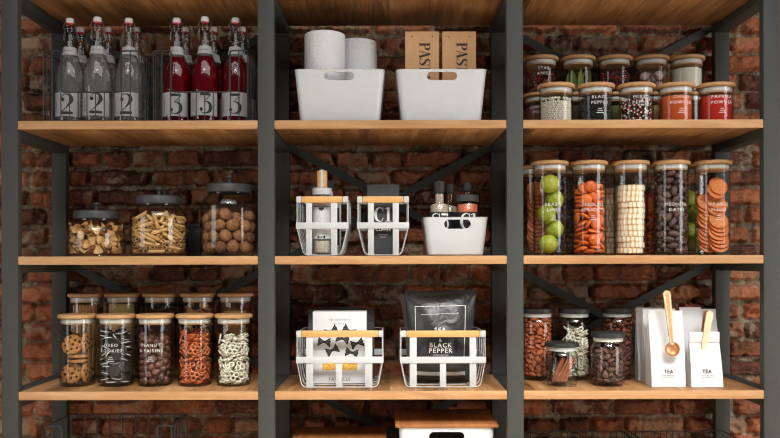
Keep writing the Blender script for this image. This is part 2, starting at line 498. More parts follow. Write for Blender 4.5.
# ================================================================== camera and light
cam = bpy.data.cameras.new('camera'); co = bpy.data.objects.new('camera', cam); COL.objects.link(co)
cam.sensor_width = 36; cam.lens = 36 * (DC / U) / 780; cam.shift_y = (HZ - 219) / 780; cam.clip_start = .05
co.location = (0, -DC, ZC); co.rotation_euler = (PI / 2, 0, 0)
co.rotation_euler = (Matrix.Rotation(PI / 2, 3, 'X') @ Matrix.Rotation(-ROLL, 3, 'Z')).to_euler()
sc.camera = co
def area(name, loc, target, size, power, col=(1, 1, 1), spread=180):
    L = bpy.data.lights.new(name, 'AREA'); L.shape = 'RECTANGLE'; L.size, L.size_y = size; L.energy = power; L.color = col; L.spread = math.radians(spread)
    o = bpy.data.objects.new(name, L); COL.objects.link(o); o.location = loc
    d = Vector(target) - Vector(loc); o.rotation_euler = d.to_track_quat('-Z', 'Y').to_euler()
area('right_side_light', (3.9, -2.3, 1.1), (.2, .1, .95), (1.7, 2.3), 84, (1, .99, .975))  # unseen soft area light, set after the streaks on the jars; no window modelled
area('left_side_light', (-3.5, -2.1, 1.05), (0, .1, .95), (1.3, 2.2), 33, (1, .995, .985))  # weaker unseen softbox on the opposite side, not an actual window
area('overhead_softbox', (.25, -1.75, 2.95), (.1, -.25, .75), (3.4, 1.3), 43, (1, .995, .98))  # added softbox above the front: lights the fronts, leaves the back wall dim
area('floor_bounce_fill', (.5, -2.5, 2.9), (.2, -.8, 0), (2.6, .8), 50, (1, .99, .97), 60)  # added fill aimed at the floor so its bounce lifts the shelf undersides
w = bpy.data.worlds.new('room'); w.use_nodes = True; sc.world = w
w.node_tree.nodes['Background'].inputs[0].default_value = (1, .98, .95, 1); w.node_tree.nodes['Background'].inputs[1].default_value = .03
vs = sc.view_settings; vs.view_transform = 'Standard'; vs.look = 'None'; vs.gamma = 1; vs.use_curve_mapping = False; vs.exposure = -.12
sc.cycles.transparent_max_bounces = 40; sc.cycles.max_bounces = 10; sc.cycles.diffuse_bounces = 4; sc.cycles.glossy_bounces = 4
sc.cycles.caustics_reflective = False; sc.cycles.caustics_refractive = False; sc.cycles.use_denoising = True; sc.cycles.filter_width = 1.15
# item placements of the heaps relative to each jar: position in tenths of a millimetre, then quaternion in hundredths
DATA = {
    'walnut': [
        554, 54, 184, 40, 29, -71, -50, -492, -408, 184, 65, -61, 18, -41, -260, 133, 184, 24, -8, 77, -59, 463, 438, 189, 95, 28, -10, -4,
        -276, 572, 192, 29, -61, 74, 1, 207, -137, 193, 59, 24, 74, 23, -142, -613, 194, 12, -82, 54, -14, 539, -342, 195, 8, 46, -46, 75,
        125, 252, 196, 10, 93, -23, 25, -643, 14, 200, 77, -22, 33, 50, 238, -591, 204, 56, -39, -67, -28, -166, -225, 281, 87, 49, 9, -4,
        -585, -245, 504, 78, 20, 49, 34, 578, 262, 506, 46, -49, 59, -45, 620, -148, 511, 69, -32, -38, 52, -343, -537, 526, 48, 72, 30, -40,
        28, -636, 539, 26, -39, -54, -70, 408, -492, 542, 40, 87, 22, -15, -633, 94, 650, 5, -86, -10, 49, 154, -259, 714, 25, -21, 94, 2,
        625, 68, 834, 13, 94, -10, 31, 552, -312, 850, 58, 62, -53, 2, -498, -390, 863, 53, 4, 75, -40, 235, -600, 875, 28, -9, 93, 20,
        -167, -614, 878, 82, -37, 16, -41, -619, -109, 1088, 91, 41, -3, 6, 271, -288, 1108, 59, -33, -35, 65, 626, -104, 1170, 54, -57, 50, -36,
        568, 281, 1171, 10, 13, -10, 98, -357, -507, 1198, 29, -55, 69, -38, 18, -633, 1205, 73, -53, 22, 37, -368, 515, 1232, 57, -33, 32, 69,
        -395, 128, 1301, 78, -35, 45, 27, 622, 102, 1508, 6, -93, 36, 8,],
    'chip': [
        -338, 640, 45, 0, -82, 57, 0, -652, 242, 45, 0, -55, 83, 0, -326, -599, 45, 0, -40, 91, 0, 436, -200, 45, 99, 0, 0, -14, 222, 352, 45, 0, 92, 39, 0,
        469, -501, 45, 0, 10, 100, 0, -656, -292, 45, 43, 0, 0, 90, 103, -641, 45, 0, -2, 100, 0, 56, -31, 45, 0, 49, -87, 0, 236, -145, 45, 88, 0, 0, -47,
        -728, -54, 45, 49, 0, 0, -87, 637, 356, 45, 0, 96, -27, 0, -281, -149, 45, 0, -96, 27, 0, 71, 726, 45, 0, -27, -96, 0, 11, -467, 45, 62, 0, 0, 79,
        -205, -366, 45, 0, -100, -9, 0, -404, 353, 45, 94, 0, 0, -33, 321, -707, 97, 65, -71, -2, 28, 320, 596, 97, 71, -64, 30, -5,
        662, 86, 97, 71, 8, -70, -2, -564, -536, 102, 71, -56, 40, -14, -125, -714, 105, 18, -22, 10, -95, 689, -360, 109, 70, -25, -66, -11,
        762, 154, 111, 23, -61, -33, 68, 697, -64, 117, 46, -82, 28, 20, -733, 24, 135, 100, 0, 0, -7, -631, -230, 135, 22, 0, 0, -97,
        -349, -645, 135, 88, 0, 0, 47, 439, -275, 138, 8, -2, 5, -100, 111, -724, 161, 96, 4, -14, -22, 689, -209, 169, 46, 65, -53, 29,
        366, -411, 185, 9, 35, 53, -77, 668, 395, 187, 22, -45, -54, 67, 411, -604, 197, 49, 12, 29, 81, -370, -632, 225, 4, 0, 0, 100,
        -653, -418, 242, 67, 56, -43, -23, 714, -156, 275, 16, 1, 53, 83, -749, -203, 277, 71, 14, -69, 4, 8, -778, 277, 39, -36, -61, -58,
        522, -572, 294, 47, -67, 9, 56, 724, 43, 302, 10, 88, 47, -5, 660, -409, 314, 61, 62, 34, 36, 654, 231, 332, 41, 66, -53, 33,
        206, -606, 332, 10, -53, 5, -84, -138, -711, 336, 61, -51, -48, 37, -220, -667, 345, 49, 63, 33, 51, 446, -456, 366, 43, 52, 13, -73,
        -372, -611, 372, 18, 73, -59, 28, 630, 371, 394, 11, -97, 20, 11, 733, 36, 395, 9, 82, 56, -6, -562, -401, 402, 8, 5, -7, -99,
        163, -762, 402, 58, 48, 50, -42, 344, -587, 421, 43, -11, -70, -56, 370, -683, 425, 51, -18, -68, -49, -777, -56, 439, 7, 69, -2, -72,
        648, 334, 476, 18, -6, 14, -97, 79, -507, 478, 34, -58, -71, -22, -509, -590, 497, 2, -47, -54, -70, 691, -355, 498, 25, 45, -55, -66,
        -697, -348, 526, 65, 10, -71, 25, 763, -146, 528, 30, -58, 40, -64, 773, 88, 531, 42, 60, -34, -59, -7, -677, 544, 33, -35, -87, 11,
        -216, -747, 549, 61, 71, 13, -33, 170, -708, 565, 65, 5, 10, 75, 414, -601, 569, 16, 95, 8, -24, 719, 296, 602, 72, 29, -63, -2,
        670, -87, 623, 59, 38, -55, -46, 598, -493, 625, 8, -60, 35, 71, 408, -530, 673, 12, 82, 55, -14, -196, -651, 685, 39, 80, -38, 24,
        -751, -205, 687, 5, 68, 16, -72, -610, -476, 701, 47, 72, -13, -50, 143, -602, 711, 58, -17, 34, 72, -433, -585, 718, 35, -82, -44, 7,
        276, -725, 719, 64, 48, 50, -32, 774, -74, 726, 71, -1, -70, -6, 6, -725, 737, 7, -51, -75, 42, 650, 416, 744, 11, 54, 48, 68,
        705, 131, 752, 18, 6, 21, -96, 652, -309, 762, 68, 46, 14, -55, 703, -192, 793, 32, -79, -38, -36, -324, -649, 814, 33, 76, -48, 28,
        533, -401, 822, 1, -86, 1, 51, 385, -558, 841, 55, -70, 40, -22, 175, -585, 843, 11, 88, 44, -13, 709, 117, 845, 20, -86, 46, 9,
        -707, -325, 856, 70, 32, -63, -7, 609, -398, 870, 1, -86, 1, 51, -127, -689, 871, 0, 30, -92, 25, 90, -715, 910, 71, 40, -57, 7,
        725, -94, 945, 26, 83, 46, -14, 653, 297, 947, 35, 40, -81, -23, -460, -627, 957, 63, -71, 11, -30, 727, 5, 986, 79, -25, -17, -53,
        334, -700, 988, 52, 69, -22, 45, 438, -434, 1005, 10, 49, -81, 29, -587, -432, 1007, 94, 23, 3, 24, 696, -340, 1011, 48, 26, -68, -48,
        -712, -102, 1012, 34, -29, 2, 89, 521, -579, 1030, 60, 68, 9, 41, 687, 197, 1045, 66, 28, 17, 68, -166, -761, 1048, 35, -23, 66, 63,
        222, -588, 1049, 91, 40, -10, -4, -297, -606, 1050, 31, -17, 11, -93, 626, -219, 1062, 63, -54, -56, 4, -720, 104, 1067, 23, -44, 83, 26,
        533, 493, 1072, 7, -8, -78, 61, 408, -282, 1093, 75, 50, 43, 0, -286, 458, 1098, 43, -29, 68, -52, 205, 325, 1124, 32, 26, -90, 14,
        48, -636, 1125, 44, 9, -24, 86, -687, 366, 1130, 28, 45, -55, -64, 203, -746, 1154, 33, 53, -47, 62, 606, -436, 1204, 67, -25, -67, -21,],
    'penne': [
        127, -728, 52, 6, -70, -6, -70, 258, 95, 52, 70, -65, 27, -6, 675, 303, 52, 38, -60, 38, 60, 604, -253, 52, 70, 69, -15, 7,
        153, 557, 52, 17, -6, 70, 69, -34, 576, 52, 30, 35, 62, -64, -600, 21, 52, 6, 54, -46, 70, -328, -506, 52, 66, -71, -5, 26,
        -219, -66, 52, 71, -43, 56, 2, -620, -398, 52, 49, 13, 69, -51, -445, 302, 52, 66, -25, 66, 25, -121, -461, 52, 19, -3, -71, -68,
        180, -403, 52, 69, 70, -9, 13, 383, -379, 52, 35, 29, -65, 61, 448, 54, 53, 69, -59, 40, -15, -649, -154, 55, 65, 40, 58, -27,
        483, -401, 77, 71, 68, -15, 7, -193, -570, 110, 74, 62, 3, 26, 277, -516, 115, 78, 60, -11, 12, 100, -562, 117, 52, -73, 31, 31,
        -6, -575, 123, 4, 12, -61, 78, -434, -473, 128, 47, -53, 36, 61, 737, 67, 151, 64, 71, 25, -16, -352, -385, 157, 20, -2, -71, -68,
        610, -420, 157, 62, 64, 2, -46, 375, -462, 159, 10, -8, -71, -70, -723, -120, 160, 17, -3, -70, -69, 547, -102, 168, 75, 62, -22, 1,
        342, -61, 184, 58, -41, -23, 67, 548, 517, 192, 5, -67, 59, 45, -390, -68, 213, 54, -53, 17, -64, 280, -487, 216, 61, -75, -25, 1,
        580, -336, 234, 43, -36, 72, 42, -132, -637, 238, 27, -58, -41, 65, -548, -350, 238, 41, -34, 47, 71, -553, 91, 248, 72, -56, 35, 18,
        736, -74, 250, 56, -57, -38, -46, -258, -558, 260, 53, -33, -60, 50, -729, -111, 266, 61, 67, -25, 35, -243, -448, 279, 37, -39, -42, 73,
        -8, -708, 281, 37, 61, -24, -65, 254, -367, 293, 57, -45, 62, 28, -650, 373, 294, 62, 48, 13, -60, -466, -298, 322, 73, -51, 20, 41,
        603, 146, 328, 74, -49, -30, -35, 575, -190, 330, 72, -59, -36, -6, 330, -435, 336, 61, 67, 12, -42, -619, -324, 338, 65, 75, 7, 12,
        418, -497, 340, 58, -77, -3, -28, -78, -637, 364, 58, 44, 55, 41, -233, -222, 365, 54, -11, 83, -3, 731, 122, 377, 48, -33, -58, -58,
        -153, -529, 389, 76, 18, -58, -22, 598, 83, 416, 79, -58, -3, 20, -561, -245, 420, 14, 43, -65, 61, 376, -253, 434, 38, -41, 60, 58,
        206, -539, 442, 10, 45, -43, 78, -719, -181, 448, 6, 11, -65, -75, -101, -740, 451, 85, -4, -52, -5, 483, -576, 477, 78, 42, -16, -44,
        614, -43, 481, 78, -37, 46, 20, -590, -361, 484, 57, 58, 53, -25, 752, -90, 497, 91, -41, 7, 3, 44, -747, 498, 34, 62, 58, 40,
        506, -278, 501, 12, -52, 27, 80, 612, 411, 502, 59, 25, 64, -42, -432, -608, 507, 82, -22, -50, -18, 509, 7, 525, 43, -41, -80, -3,
        367, -527, 563, 21, -82, -4, -54, 55, -615, 563, 66, 44, 61, 2, 624, -413, 597, 34, -83, -22, -38, -499, -262, 598, 35, -68, -17, -62,
        532, -346, 607, 60, 22, -58, 50, -716, 263, 624, 9, -7, -94, 32, -732, -117, 625, 49, -68, 39, 40, -508, -530, 668, 50, 23, 80, -23,
        667, -339, 673, 15, 15, 85, 48, -379, -477, 686, 27, 72, -16, 62, 240, -701, 690, 37, 41, 43, 71, 529, -27, 701, 25, -21, -62, 72,
        517, 288, 714, 25, 66, -36, -60, -170, -364, 716, 26, 51, -54, 62, -251, -695, 716, 25, -67, 0, 70, 113, -641, 722, 24, -73, -44, 46,
        733, -42, 750, 5, 0, -71, 71, -1, -541, 760, 72, 55, -12, 41, 613, 442, 767, 20, -9, 91, -35, -161, -585, 783, 41, 5, 66, -63,
        -104, -209, 798, 73, 65, 1, 21, 425, -306, 841, 50, 38, 71, 31, -641, 48, 854, 7, -21, -44, -87, 687, -277, 871, 65, -73, 13, -14,
        -157, -726, 894, 74, 34, 51, 28, -657, -349, 895, 79, 50, 34, -9, 614, -188, 903, 36, -9, 72, 59, -743, 15, 903, 76, 58, -17, 21,
        -300, -590, 904, 25, -87, 4, 42, -142, -327, 914, 61, 56, -53, 16, -418, -621, 918, 44, -5, -86, -27, 314, -173, 934, 0, 13, -55, 83,
        508, -511, 948, 12, 79, -58, -13, 261, -562, 950, 46, -55, -18, 67, 651, 368, 966, 2, 24, -46, -86, 544, 128, 968, 13, -65, -13, -73,
        135, -763, 971, 91, 8, -12, -40, 725, -158, 982, 8, 8, 70, 70, -623, -266, 991, 69, 49, -27, 46, 448, -239, 1003, 20, 1, 94, 26,
        316, -482, 1006, 6, 59, -39, 70, -489, -386, 1008, 67, 66, -18, 31, 607, -206, 1013, 16, 30, 64, -69, 4, -670, 1013, 15, -89, 26, -34,
        -697, -109, 1033, 22, 17, 59, -76, -121, 209, 1046, 81, -38, 11, 44, 491, -44, 1056, 71, 1, -36, 61, 573, 91, 1066, 64, -16, -69, 30,
        689, -196, 1084, 48, 35, -61, 53, 226, 543, 1087, 11, 97, -1, -22, 279, -560, 1088, 62, -26, 35, 65, 528, 228, 1089, 8, -60, -28, 75,
        -399, -295, 1097, 24, 37, -59, -68, -396, -456, 1100, 49, 75, 6, 44, 466, -454, 1108, 68, 57, -40, 22, -445, 477, 1116, 2, -16, -87, 46,
        205, -257, 1120, 27, -67, -68, 11, 208, -152, 1132, 16, 79, 32, 50, -111, 603, 1139, 44, 80, 40, 11, 60, -508, 1147, 79, 26, 47, 29,
        550, 144, 1155, 60, 9, 74, 30, -368, -647, 1173, 35, -81, -12, 45, -742, 24, 1187, 64, 71, -23, 19, 339, -597, 1187, 29, -49, -22, -80,
        -460, -491, 1187, 32, -73, -5, 60, 504, -186, 1198, 55, -79, 25, -9, 690, -267, 1205, 74, 65, -12, -15, -640, -86, 1206, 66, 70, -21, 17,
        617, -169, 1224, 63, 63, 15, -43, -489, 182, 1230, 51, -36, -78, 3, 214, -660, 1236, 22, -75, -36, 51, 674, 306, 1238, 29, 0, -72, -63,
        93, 11, 1265, 44, -63, 41, 50,],
    'apricot': [
        -51, -295, 75, 67, -1, -4, -74, -276, 146, 75, 92, 4, 0, 38, 282, -115, 75, 2, 15, -99, 3, 113, 289, 75, 4, -3, -3, 100,
        -263, -160, 155, 11, 5, 99, -1, 22, 48, 158, 8, -82, 57, -1, 112, -281, 205, 7, -90, -43, 5, -278, 122, 230, 98, -8, -3, -19,
        350, -151, 291, 74, -5, 49, -45, -210, -227, 325, 14, 40, -91, 4, -294, 77, 388, 7, -14, -99, 4, 105, -162, 418, 69, 33, -10, -64,
        70, -415, 439, 53, -48, -54, -44, -177, -266, 496, 23, 94, 22, -11, -134, -10, 520, 2, 44, 89, -12, 342, -232, 539, 41, -25, 58, -66,
        -284, 172, 575, 67, -30, 17, 65, 96, -134, 620, 0, 64, -77, -9, -250, -187, 656, 96, 3, -11, -25, -200, 251, 707, 21, 74, -62, 18,
        60, -313, 723, 17, -98, -4, 6, -3, 17, 755, 91, -22, -3, 36, -297, -90, 791, 18, -26, 94, -14, 281, -152, 805, 11, -79, -58, 16,
        -286, 140, 889, 76, -13, -4, 64, 326, 9, 921, 21, 57, -79, -4, -84, -289, 925, 42, 69, 55, 23, 124, -402, 948, 42, 58, -42, 56,
        -262, -202, 975, 76, 24, -19, -57, -248, 190, 1042, 2, 83, 55, -8, 222, -250, 1078, 30, -35, -60, -66, 313, -14, 1101, 59, -6, -16, -79,
        -414, -75, 1127, 39, -66, 30, -57, -132, 157, 1176, 61, -5, 0, -79, 44, -79, 1186, 66, 15, -67, -32, -198, -245, 1191, 3, -96, 15, 24,
        308, -62, 1268, 41, -14, 1, 90, 51, -395, 1275, 22, 40, -71, 53, -305, 6, 1337, 41, -14, -8, -90, -132, -293, 1391, 62, -20, 16, 74,
        103, -213, 1447, 63, -34, 24, -65, 312, -113, 1475, 19, 30, -91, -22, -284, -127, 1495, 7, -46, -88, 8, -221, 204, 1532, 4, 96, -28, 4,
        214, 226, 1534, 23, -9, -2, 97, 222, -212, 1638, 11, -99, 3, -4, -305, -74, 1645, 71, 5, 7, 70, -194, -373, 1682, 52, -21, 65, 51,
        319, 107, 1707, 81, 29, -9, -50, -10, -341, 1766, 55, -60, 0, -59, -290, 254, 1774, 47, -76, -39, 22, 292, -92, 1807, 13, 18, 97, 5,
        -298, -94, 1808, 57, -3, -11, 82, 115, -297, 1873, 81, -41, 41, 8, 282, -123, 1956, 53, -3, -8, 84, -254, 216, 1958, 5, -90, 30, 32,
        -298, -100, 1969, 22, -95, 22, -3, 289, 89, 2067, 15, 92, 35, -8, -205, -270, 2070, 56, -81, 12, 15, 199, -244, 2104, 12, 16, 97, -13,
        -59, -416, 2111, 70, -71, 7, -3, -298, -5, 2146, 6, 97, 21, 3, 327, 32, 2244, 23, 74, -62, -9, -340, 241, 2277, 46, -66, -1, 59,
        -302, -71, 2296, 1, 68, -74, 4, 232, -303, 2340, 43, 86, 16, 22, -113, -352, 2369, 6, -2, -88, 48, 373, 169, 2412, 51, -59, 17, -61,
        -307, -53, 2445, 0, -54, -84, 9, 315, -163, 2495, 43, 11, -44, -78, 7, -327, 2529, 32, 84, 33, -27, -99, 15, 2540, 9, 77, 63, -11,
        -254, 221, 2574, 22, 0, 95, -20, 121, 223, 2591, 12, -41, -71, -55, 180, 0, 2604, 57, 51, -4, 64,],
    'date': [
        -115, -213, 106, 25, 4, -8, -96, -320, -48, 106, 99, 8, 4, 10, -276, 174, 108, 1, 17, 76, 63, 145, -361, 108, 5, 21, -74, -63,
        132, 194, 109, 35, 69, -51, -38, 139, -100, 129, 43, -34, -80, 23, 366, -134, 152, 76, -17, -56, 27, -77, -381, 251, 46, -88, 1, -10,
        -274, -187, 265, 83, -44, -34, 8, -385, 12, 305, 11, 64, -73, 22, 253, -205, 329, 0, 32, 81, -50, -193, 6, 418, 36, 0, -76, -55,
        -319, 219, 435, 52, -5, -8, -85, -203, -328, 437, 20, -95, 22, -7, 389, -15, 438, 25, 65, 38, 61, 129, -364, 447, 99, -3, -11, 10,
        200, -97, 508, 23, 91, -32, 13, -60, -156, 571, 90, 36, -4, 23, -342, -184, 577, 72, 48, -45, -23, -54, -386, 622, 87, 48, 2, -9,
        -374, 107, 642, 58, -21, 64, -47, -193, -7, 652, 52, -70, -14, 47, 189, -284, 660, 20, 29, 90, -26, 388, 14, 714, 19, 63, -21, -72,
        -188, -245, 767, 21, -31, 68, -64, 38, -322, 808, 47, 56, -55, -41, 342, -186, 833, 76, -1, 64, 7, -322, 26, 848, 60, -78, -13, -11,
        -286, 243, 889, 36, 66, -55, 37, -287, -165, 942, 11, -28, 83, 46, 23, -114, 943, 17, -5, -12, 98, 328, 3, 967, 97, 10, 12, 17,
        174, -348, 976, 35, -33, -53, -70, -87, -379, 978, 27, -39, 49, 73, -368, 66, 1070, 64, 44, -17, -61, 256, -190, 1098, 54, -80, 21, -15,
        -69, -166, 1134, 17, 23, 62, 73, -220, -320, 1139, 83, -28, -40, -25, 386, -24, 1184, 68, -7, 22, 69, -259, 289, 1201, 81, 45, 27, 27,
        -352, -155, 1206, 21, 61, 21, -73, 10, -383, 1269, 44, -28, -60, -61, 205, -269, 1293, 61, 10, -25, 74, -386, 35, 1339, 11, 74, 46, -48,
        -174, -221, 1364, 24, 43, -87, 0, -256, 292, 1417, 80, 46, 12, 37, 351, -121, 1465, 57, 65, 38, -33, 5, -259, 1479, 20, 52, -83, -2,
        171, 17, 1517, 3, 42, -80, -43, -301, -138, 1520, 10, 43, -88, 16, 212, -324, 1528, 33, 21, -91, 13, -378, 71, 1580, 28, 76, 58, -10,
        -194, -305, 1615, 66, -36, -64, 14, 385, 56, 1648, 41, -50, -62, 45, -164, -34, 1665, 2, -91, 40, 12, -276, 235, 1700, 50, 34, 79, 3,
        297, -248, 1718, 40, -25, 21, -86, 24, -386, 1723, 38, 18, 76, -50, -367, -129, 1762, 48, -37, -74, 29, -44, -159, 1817, 26, -55, 74, -28,
        385, -20, 1850, 15, 71, -65, -24, -255, -292, 1875, 24, -42, -86, -16, 175, -154, 1881, 47, 30, -22, -80, -205, -27, 1908, 50, -18, 36, 77,
        -348, 167, 1938, 82, -30, -14, 46, -44, -388, 1978, 45, -43, 60, 51, 208, -326, 2029, 92, 16, 33, 13, -372, -105, 2048, 35, -49, 16, 78,
        374, -86, 2053, 8, -66, 74, 0, -197, -267, 2091, 70, -39, -35, 49, -243, 302, 2112, 25, 13, -70, -66, -323, 71, 2164, 17, 94, -21, 19,
        275, -270, 2229, 36, 32, -74, -47, 32, -329, 2234, 46, -31, -14, 82, 388, -2, 2265, 47, 54, -67, -19, -207, -329, 2298, 39, -87, 22, -19,
        153, -130, 2343, 97, -17, -16, 6, -375, -85, 2345, 81, 17, -30, -47, -291, 138, 2377, 29, 12, 36, 88, -105, -137, 2405, 50, -38, -44, 64,
        74, -314, 2466, 68, -19, -37, 60, 284, -263, 2501, 62, 40, -42, 53, -146, -360, 2530, 6, -26, -22, 94, -325, 1, 2539, 2, -6, -39, 92,
        209, -56, 2587, 35, -17, 92, -4, -268, -195, 2622, 17, 1, -47, -87, 304, 155, 2683, 88, -44, 17, 7,],
    'nut': [
        141, -115, 105, 38, 40, 50, 67, -360, -150, 105, 83, 28, -9, -46, 20, -390, 106, 10, -99, 8, -3, 370, 82, 107, 10, -49, 87, -2,
        -208, -331, 125, 70, 28, 55, -36, 361, -140, 126, 4, 84, -4, 54, 292, 263, 235, 22, -50, 23, 81, -391, 28, 241, 2, -64, 65, -41,
        50, -231, 253, 45, -14, -65, 59, 268, -278, 256, 51, 56, 6, 66, -322, -217, 301, 38, -30, -54, 69, 390, 21, 309, 51, 44, 19, 71,
        -100, -376, 323, 83, 23, 51, -2, 201, -88, 366, 11, 97, 12, 18, 123, -371, 401, 47, -84, -26, -12, 318, -228, 483, 15, -41, 81, 40,
        -366, -128, 487, 53, -67, 40, -33, -214, -302, 502, 23, -44, 35, -80, 391, -12, 534, 38, 50, 25, -74, -20, -387, 555, 23, -41, 60, 65,
        199, -338, 622, 88, 14, -26, 37, -356, 8, 660, 16, 97, -14, 7, 334, 152, 666, 87, 23, 25, 36, -5, -199, 680, 9, -5, 99, 12,
        -331, -203, 682, 68, -61, 40, 0, 359, -154, 700, 44, 7, 24, -86, -152, -360, 716, 33, 0, 47, 82, 188, 7, 778, 80, -31, 18, -48,
        178, -224, 820, 47, 7, 6, 88, 52, -388, 823, 46, -15, -86, -17, 389, 39, 854, 71, 15, -64, 24, -388, -51, 860, 81, 11, -4, -57,
        -111, -121, 866, 81, 15, 16, -55, -278, -261, 877, 90, 37, 19, -7, 350, -170, 928, 72, 42, 55, 2, -112, -348, 982, 17, -62, 73, -25,
        50, -176, 990, 2, 70, 71, -4, 198, -337, 1012, 28, 23, -86, 35, 334, 178, 1018, 5, -80, -51, 32, -350, -143, 1056, 21, 2, 8, 97,
        388, -46, 1090, 38, 70, 61, -3, 178, -75, 1134, 57, 22, -40, -69, 8, -380, 1154, 42, -29, -81, 30, -209, -306, 1162, 70, 32, 51, 39,
        -375, 49, 1170, 78, -52, -25, 22, 291, -260, 1186, 40, -76, -8, 50, 352, 107, 1234, 13, -16, 98, 1, 6, -165, 1256, 65, -68, 32, -11,
        -356, -154, 1264, 50, 72, -26, -39, 351, -91, 1305, 97, -25, 4, 3, 105, 354, 1325, 50, -48, 49, -53, 140, -356, 1333, 29, 56, -15, -76,
        -82, -384, 1359, 96, 3, -26, 4, 280, 238, 1383, 58, -68, -30, 33, -380, 78, 1389, 70, -19, -58, 37, -29, 175, 1404, 29, 64, -71, 5,
        -260, -264, 1416, 12, 18, -69, -69, -99, -100, 1438, 3, 30, 83, -47, 305, -236, 1443, 71, -4, 65, -28, -187, 334, 1495, 61, 21, -69, -33,
        -372, -108, 1503, 12, -73, -6, 67,],
    'pretzel': [
        114, -172, 29, 0, -98, -19, 0, -280, 41, 29, 99, 0, 0, -16, 217, 160, 29, 0, 12, 99, 0, -239, -179, 74, 33, 2, 13, -93,
        185, -264, 87, 0, -97, -26, 0, 298, 121, 87, 9, 0, 0, -100, -172, -270, 106, 2, 7, -99, -13, 317, 57, 145, 0, -83, 56, 0,
        -151, -284, 161, 6, -60, 79, 12, -318, -27, 177, 71, -13, -25, -64, 305, -76, 255, 34, -77, -52, -14, 280, -166, 257, 5, -5, 37, -93,
        284, 159, 269, 45, -6, -20, 87, 84, -426, 287, 50, -35, -57, -55, 149, -229, 325, 80, 37, -7, 46, -200, -248, 344, 14, 14, 45, -87,
        -175, -311, 360, 42, -74, 49, 20, -333, 36, 364, 10, -95, -7, 27, 223, -222, 389, 23, -77, 51, 30, -166, -320, 452, 88, 46, -7, 2,
        252, -227, 457, 38, -85, -36, -2, 230, -14, 508, 68, -39, 23, 58, 438, 4, 532, 70, 7, -70, -6, -119, -339, 537, 46, -88, 7, -3,
        234, 36, 541, 44, 89, -5, 11, 256, -326, 568, 57, -50, -64, -14, -406, -127, 598, 46, 67, -39, -42, -75, -366, 610, 46, -86, 21, 5,
        -355, -170, 709, 57, -54, 31, -53, 208, -251, 754, 65, -19, 11, 72, -175, -76, 756, 90, 21, 1, -39, 318, 49, 757, 88, -24, -17, -37,
        245, -156, 780, 22, 87, 44, -4, -122, -294, 790, 99, 5, -11, -2, 222, -59, 888, 31, -10, -8, 94, -79, 8, 892, 7, 35, 93, 8,
        119, -277, 906, 11, -9, 99, 4, -295, 158, 925, 23, 4, 70, -67, -360, -74, 946, 27, 44, 14, 85, -216, -282, 972, 33, -42, -9, -84,
        123, -212, 973, 67, 12, -4, -73, 344, 111, 982, 43, -68, -1, -59, 368, 171, 1017, 39, -23, -70, 56, 389, -198, 1037, 64, 55, 47, 27,
        47, -431, 1080, 59, -59, 34, 43, -238, -150, 1124, 37, 6, -25, -89, 190, 391, 1144, 72, -66, 12, -20, -262, -99, 1158, 24, 53, 81, -10,
        86, -350, 1162, 71, -50, 31, 39, -96, -280, 1172, 6, -56, 54, -62, 134, -296, 1176, 49, 69, 43, -33, -316, -33, 1176, 23, 96, 12, 12,
        296, -125, 1208, 19, -14, 18, 95, 205, -136, 1257, 53, -3, -23, -82, 212, 193, 1283, 60, 9, -17, 78, -202, -134, 1314, 73, 10, 9, 67,
        307, -92, 1368, 34, 94, -1, 2, 163, -286, 1380, 77, -10, -21, -59, -422, -62, 1385, 39, 53, 56, 50, 298, 125, 1412, 85, 12, -19, -48,
        -14, -317, 1418, 18, 43, 87, -14, -60, -142, 1457, 32, 93, 15, 6, -108, -38, 1461, 5, -8, 95, -29, 302, 49, 1477, 48, -19, -12, 85,
        209, 101, 1498, 18, -58, 79, -12, 72, -312, 1501, 83, -23, 2, 50, -257, -305, 1570, 74, -22, 50, 40, -259, 137, 1579, 21, 18, -91, -31,
        55, 160, 1599, 96, 20, 8, -20, 109, 82, 1624, 19, -95, 21, 9,],
    'almond': [
        262, -193, 68, 7, -97, 22, -3, -126, -142, 68, 4, -53, -85, 3, -294, 70, 68, 31, -5, 1, 95, 14, -347, 68, 2, 93, 37, -5,
        -336, -110, 70, 95, -6, 9, -29, 43, -90, 72, 6, -55, -81, 19, -216, -308, 76, 27, 93, -22, -13, 381, -19, 80, 25, 71, 57, 31,
        190, -290, 152, 75, 4, -26, 60, -41, -251, 172, 6, 99, 14, -2, -224, -163, 185, 33, 5, 11, -93, 324, -99, 196, 82, 43, -31, -20,
        -355, 114, 201, 26, -49, 83, 1, -369, -50, 253, 78, 17, 43, -42, -33, -392, 260, 53, 44, -51, 51, 112, -309, 264, 26, -78, 57, -5,
        -237, -292, 274, 70, 36, 38, -49, -74, -213, 300, 91, 0, -9, -41, 267, -208, 301, 82, -35, 42, -19, -301, -136, 335, 29, -94, 0, 18,
        392, 41, 354, 55, -39, -61, 42, -340, 118, 367, 32, 71, -61, -17, -56, -63, 406, 94, -6, -13, -31, 76, -217, 408, 47, -6, -34, -81,
        116, -372, 414, 16, 4, -53, -83, 352, -120, 420, 60, -40, 65, 22, -175, -346, 430, 58, 49, 41, -50, -142, -197, 433, 17, 24, 85, 43,
        276, -230, 479, 57, 38, 16, -71, -328, -210, 486, 21, 43, 39, 79, -308, -8, 488, 76, 18, 11, -62, 372, 72, 530, 69, -8, -38, 61,
        178, -314, 562, 19, 1, 98, -11, -56, -389, 572, 22, 12, -65, 72, -312, 218, 589, 17, 79, 30, 51, -139, -166, 589, 16, -92, -34, -4,
        352, -26, 632, 49, 5, -30, 82, -275, -282, 643, 40, -12, -67, 62, -364, 76, 648, 11, -82, -46, -33, -337, -86, 673, 44, 15, 29, -83,
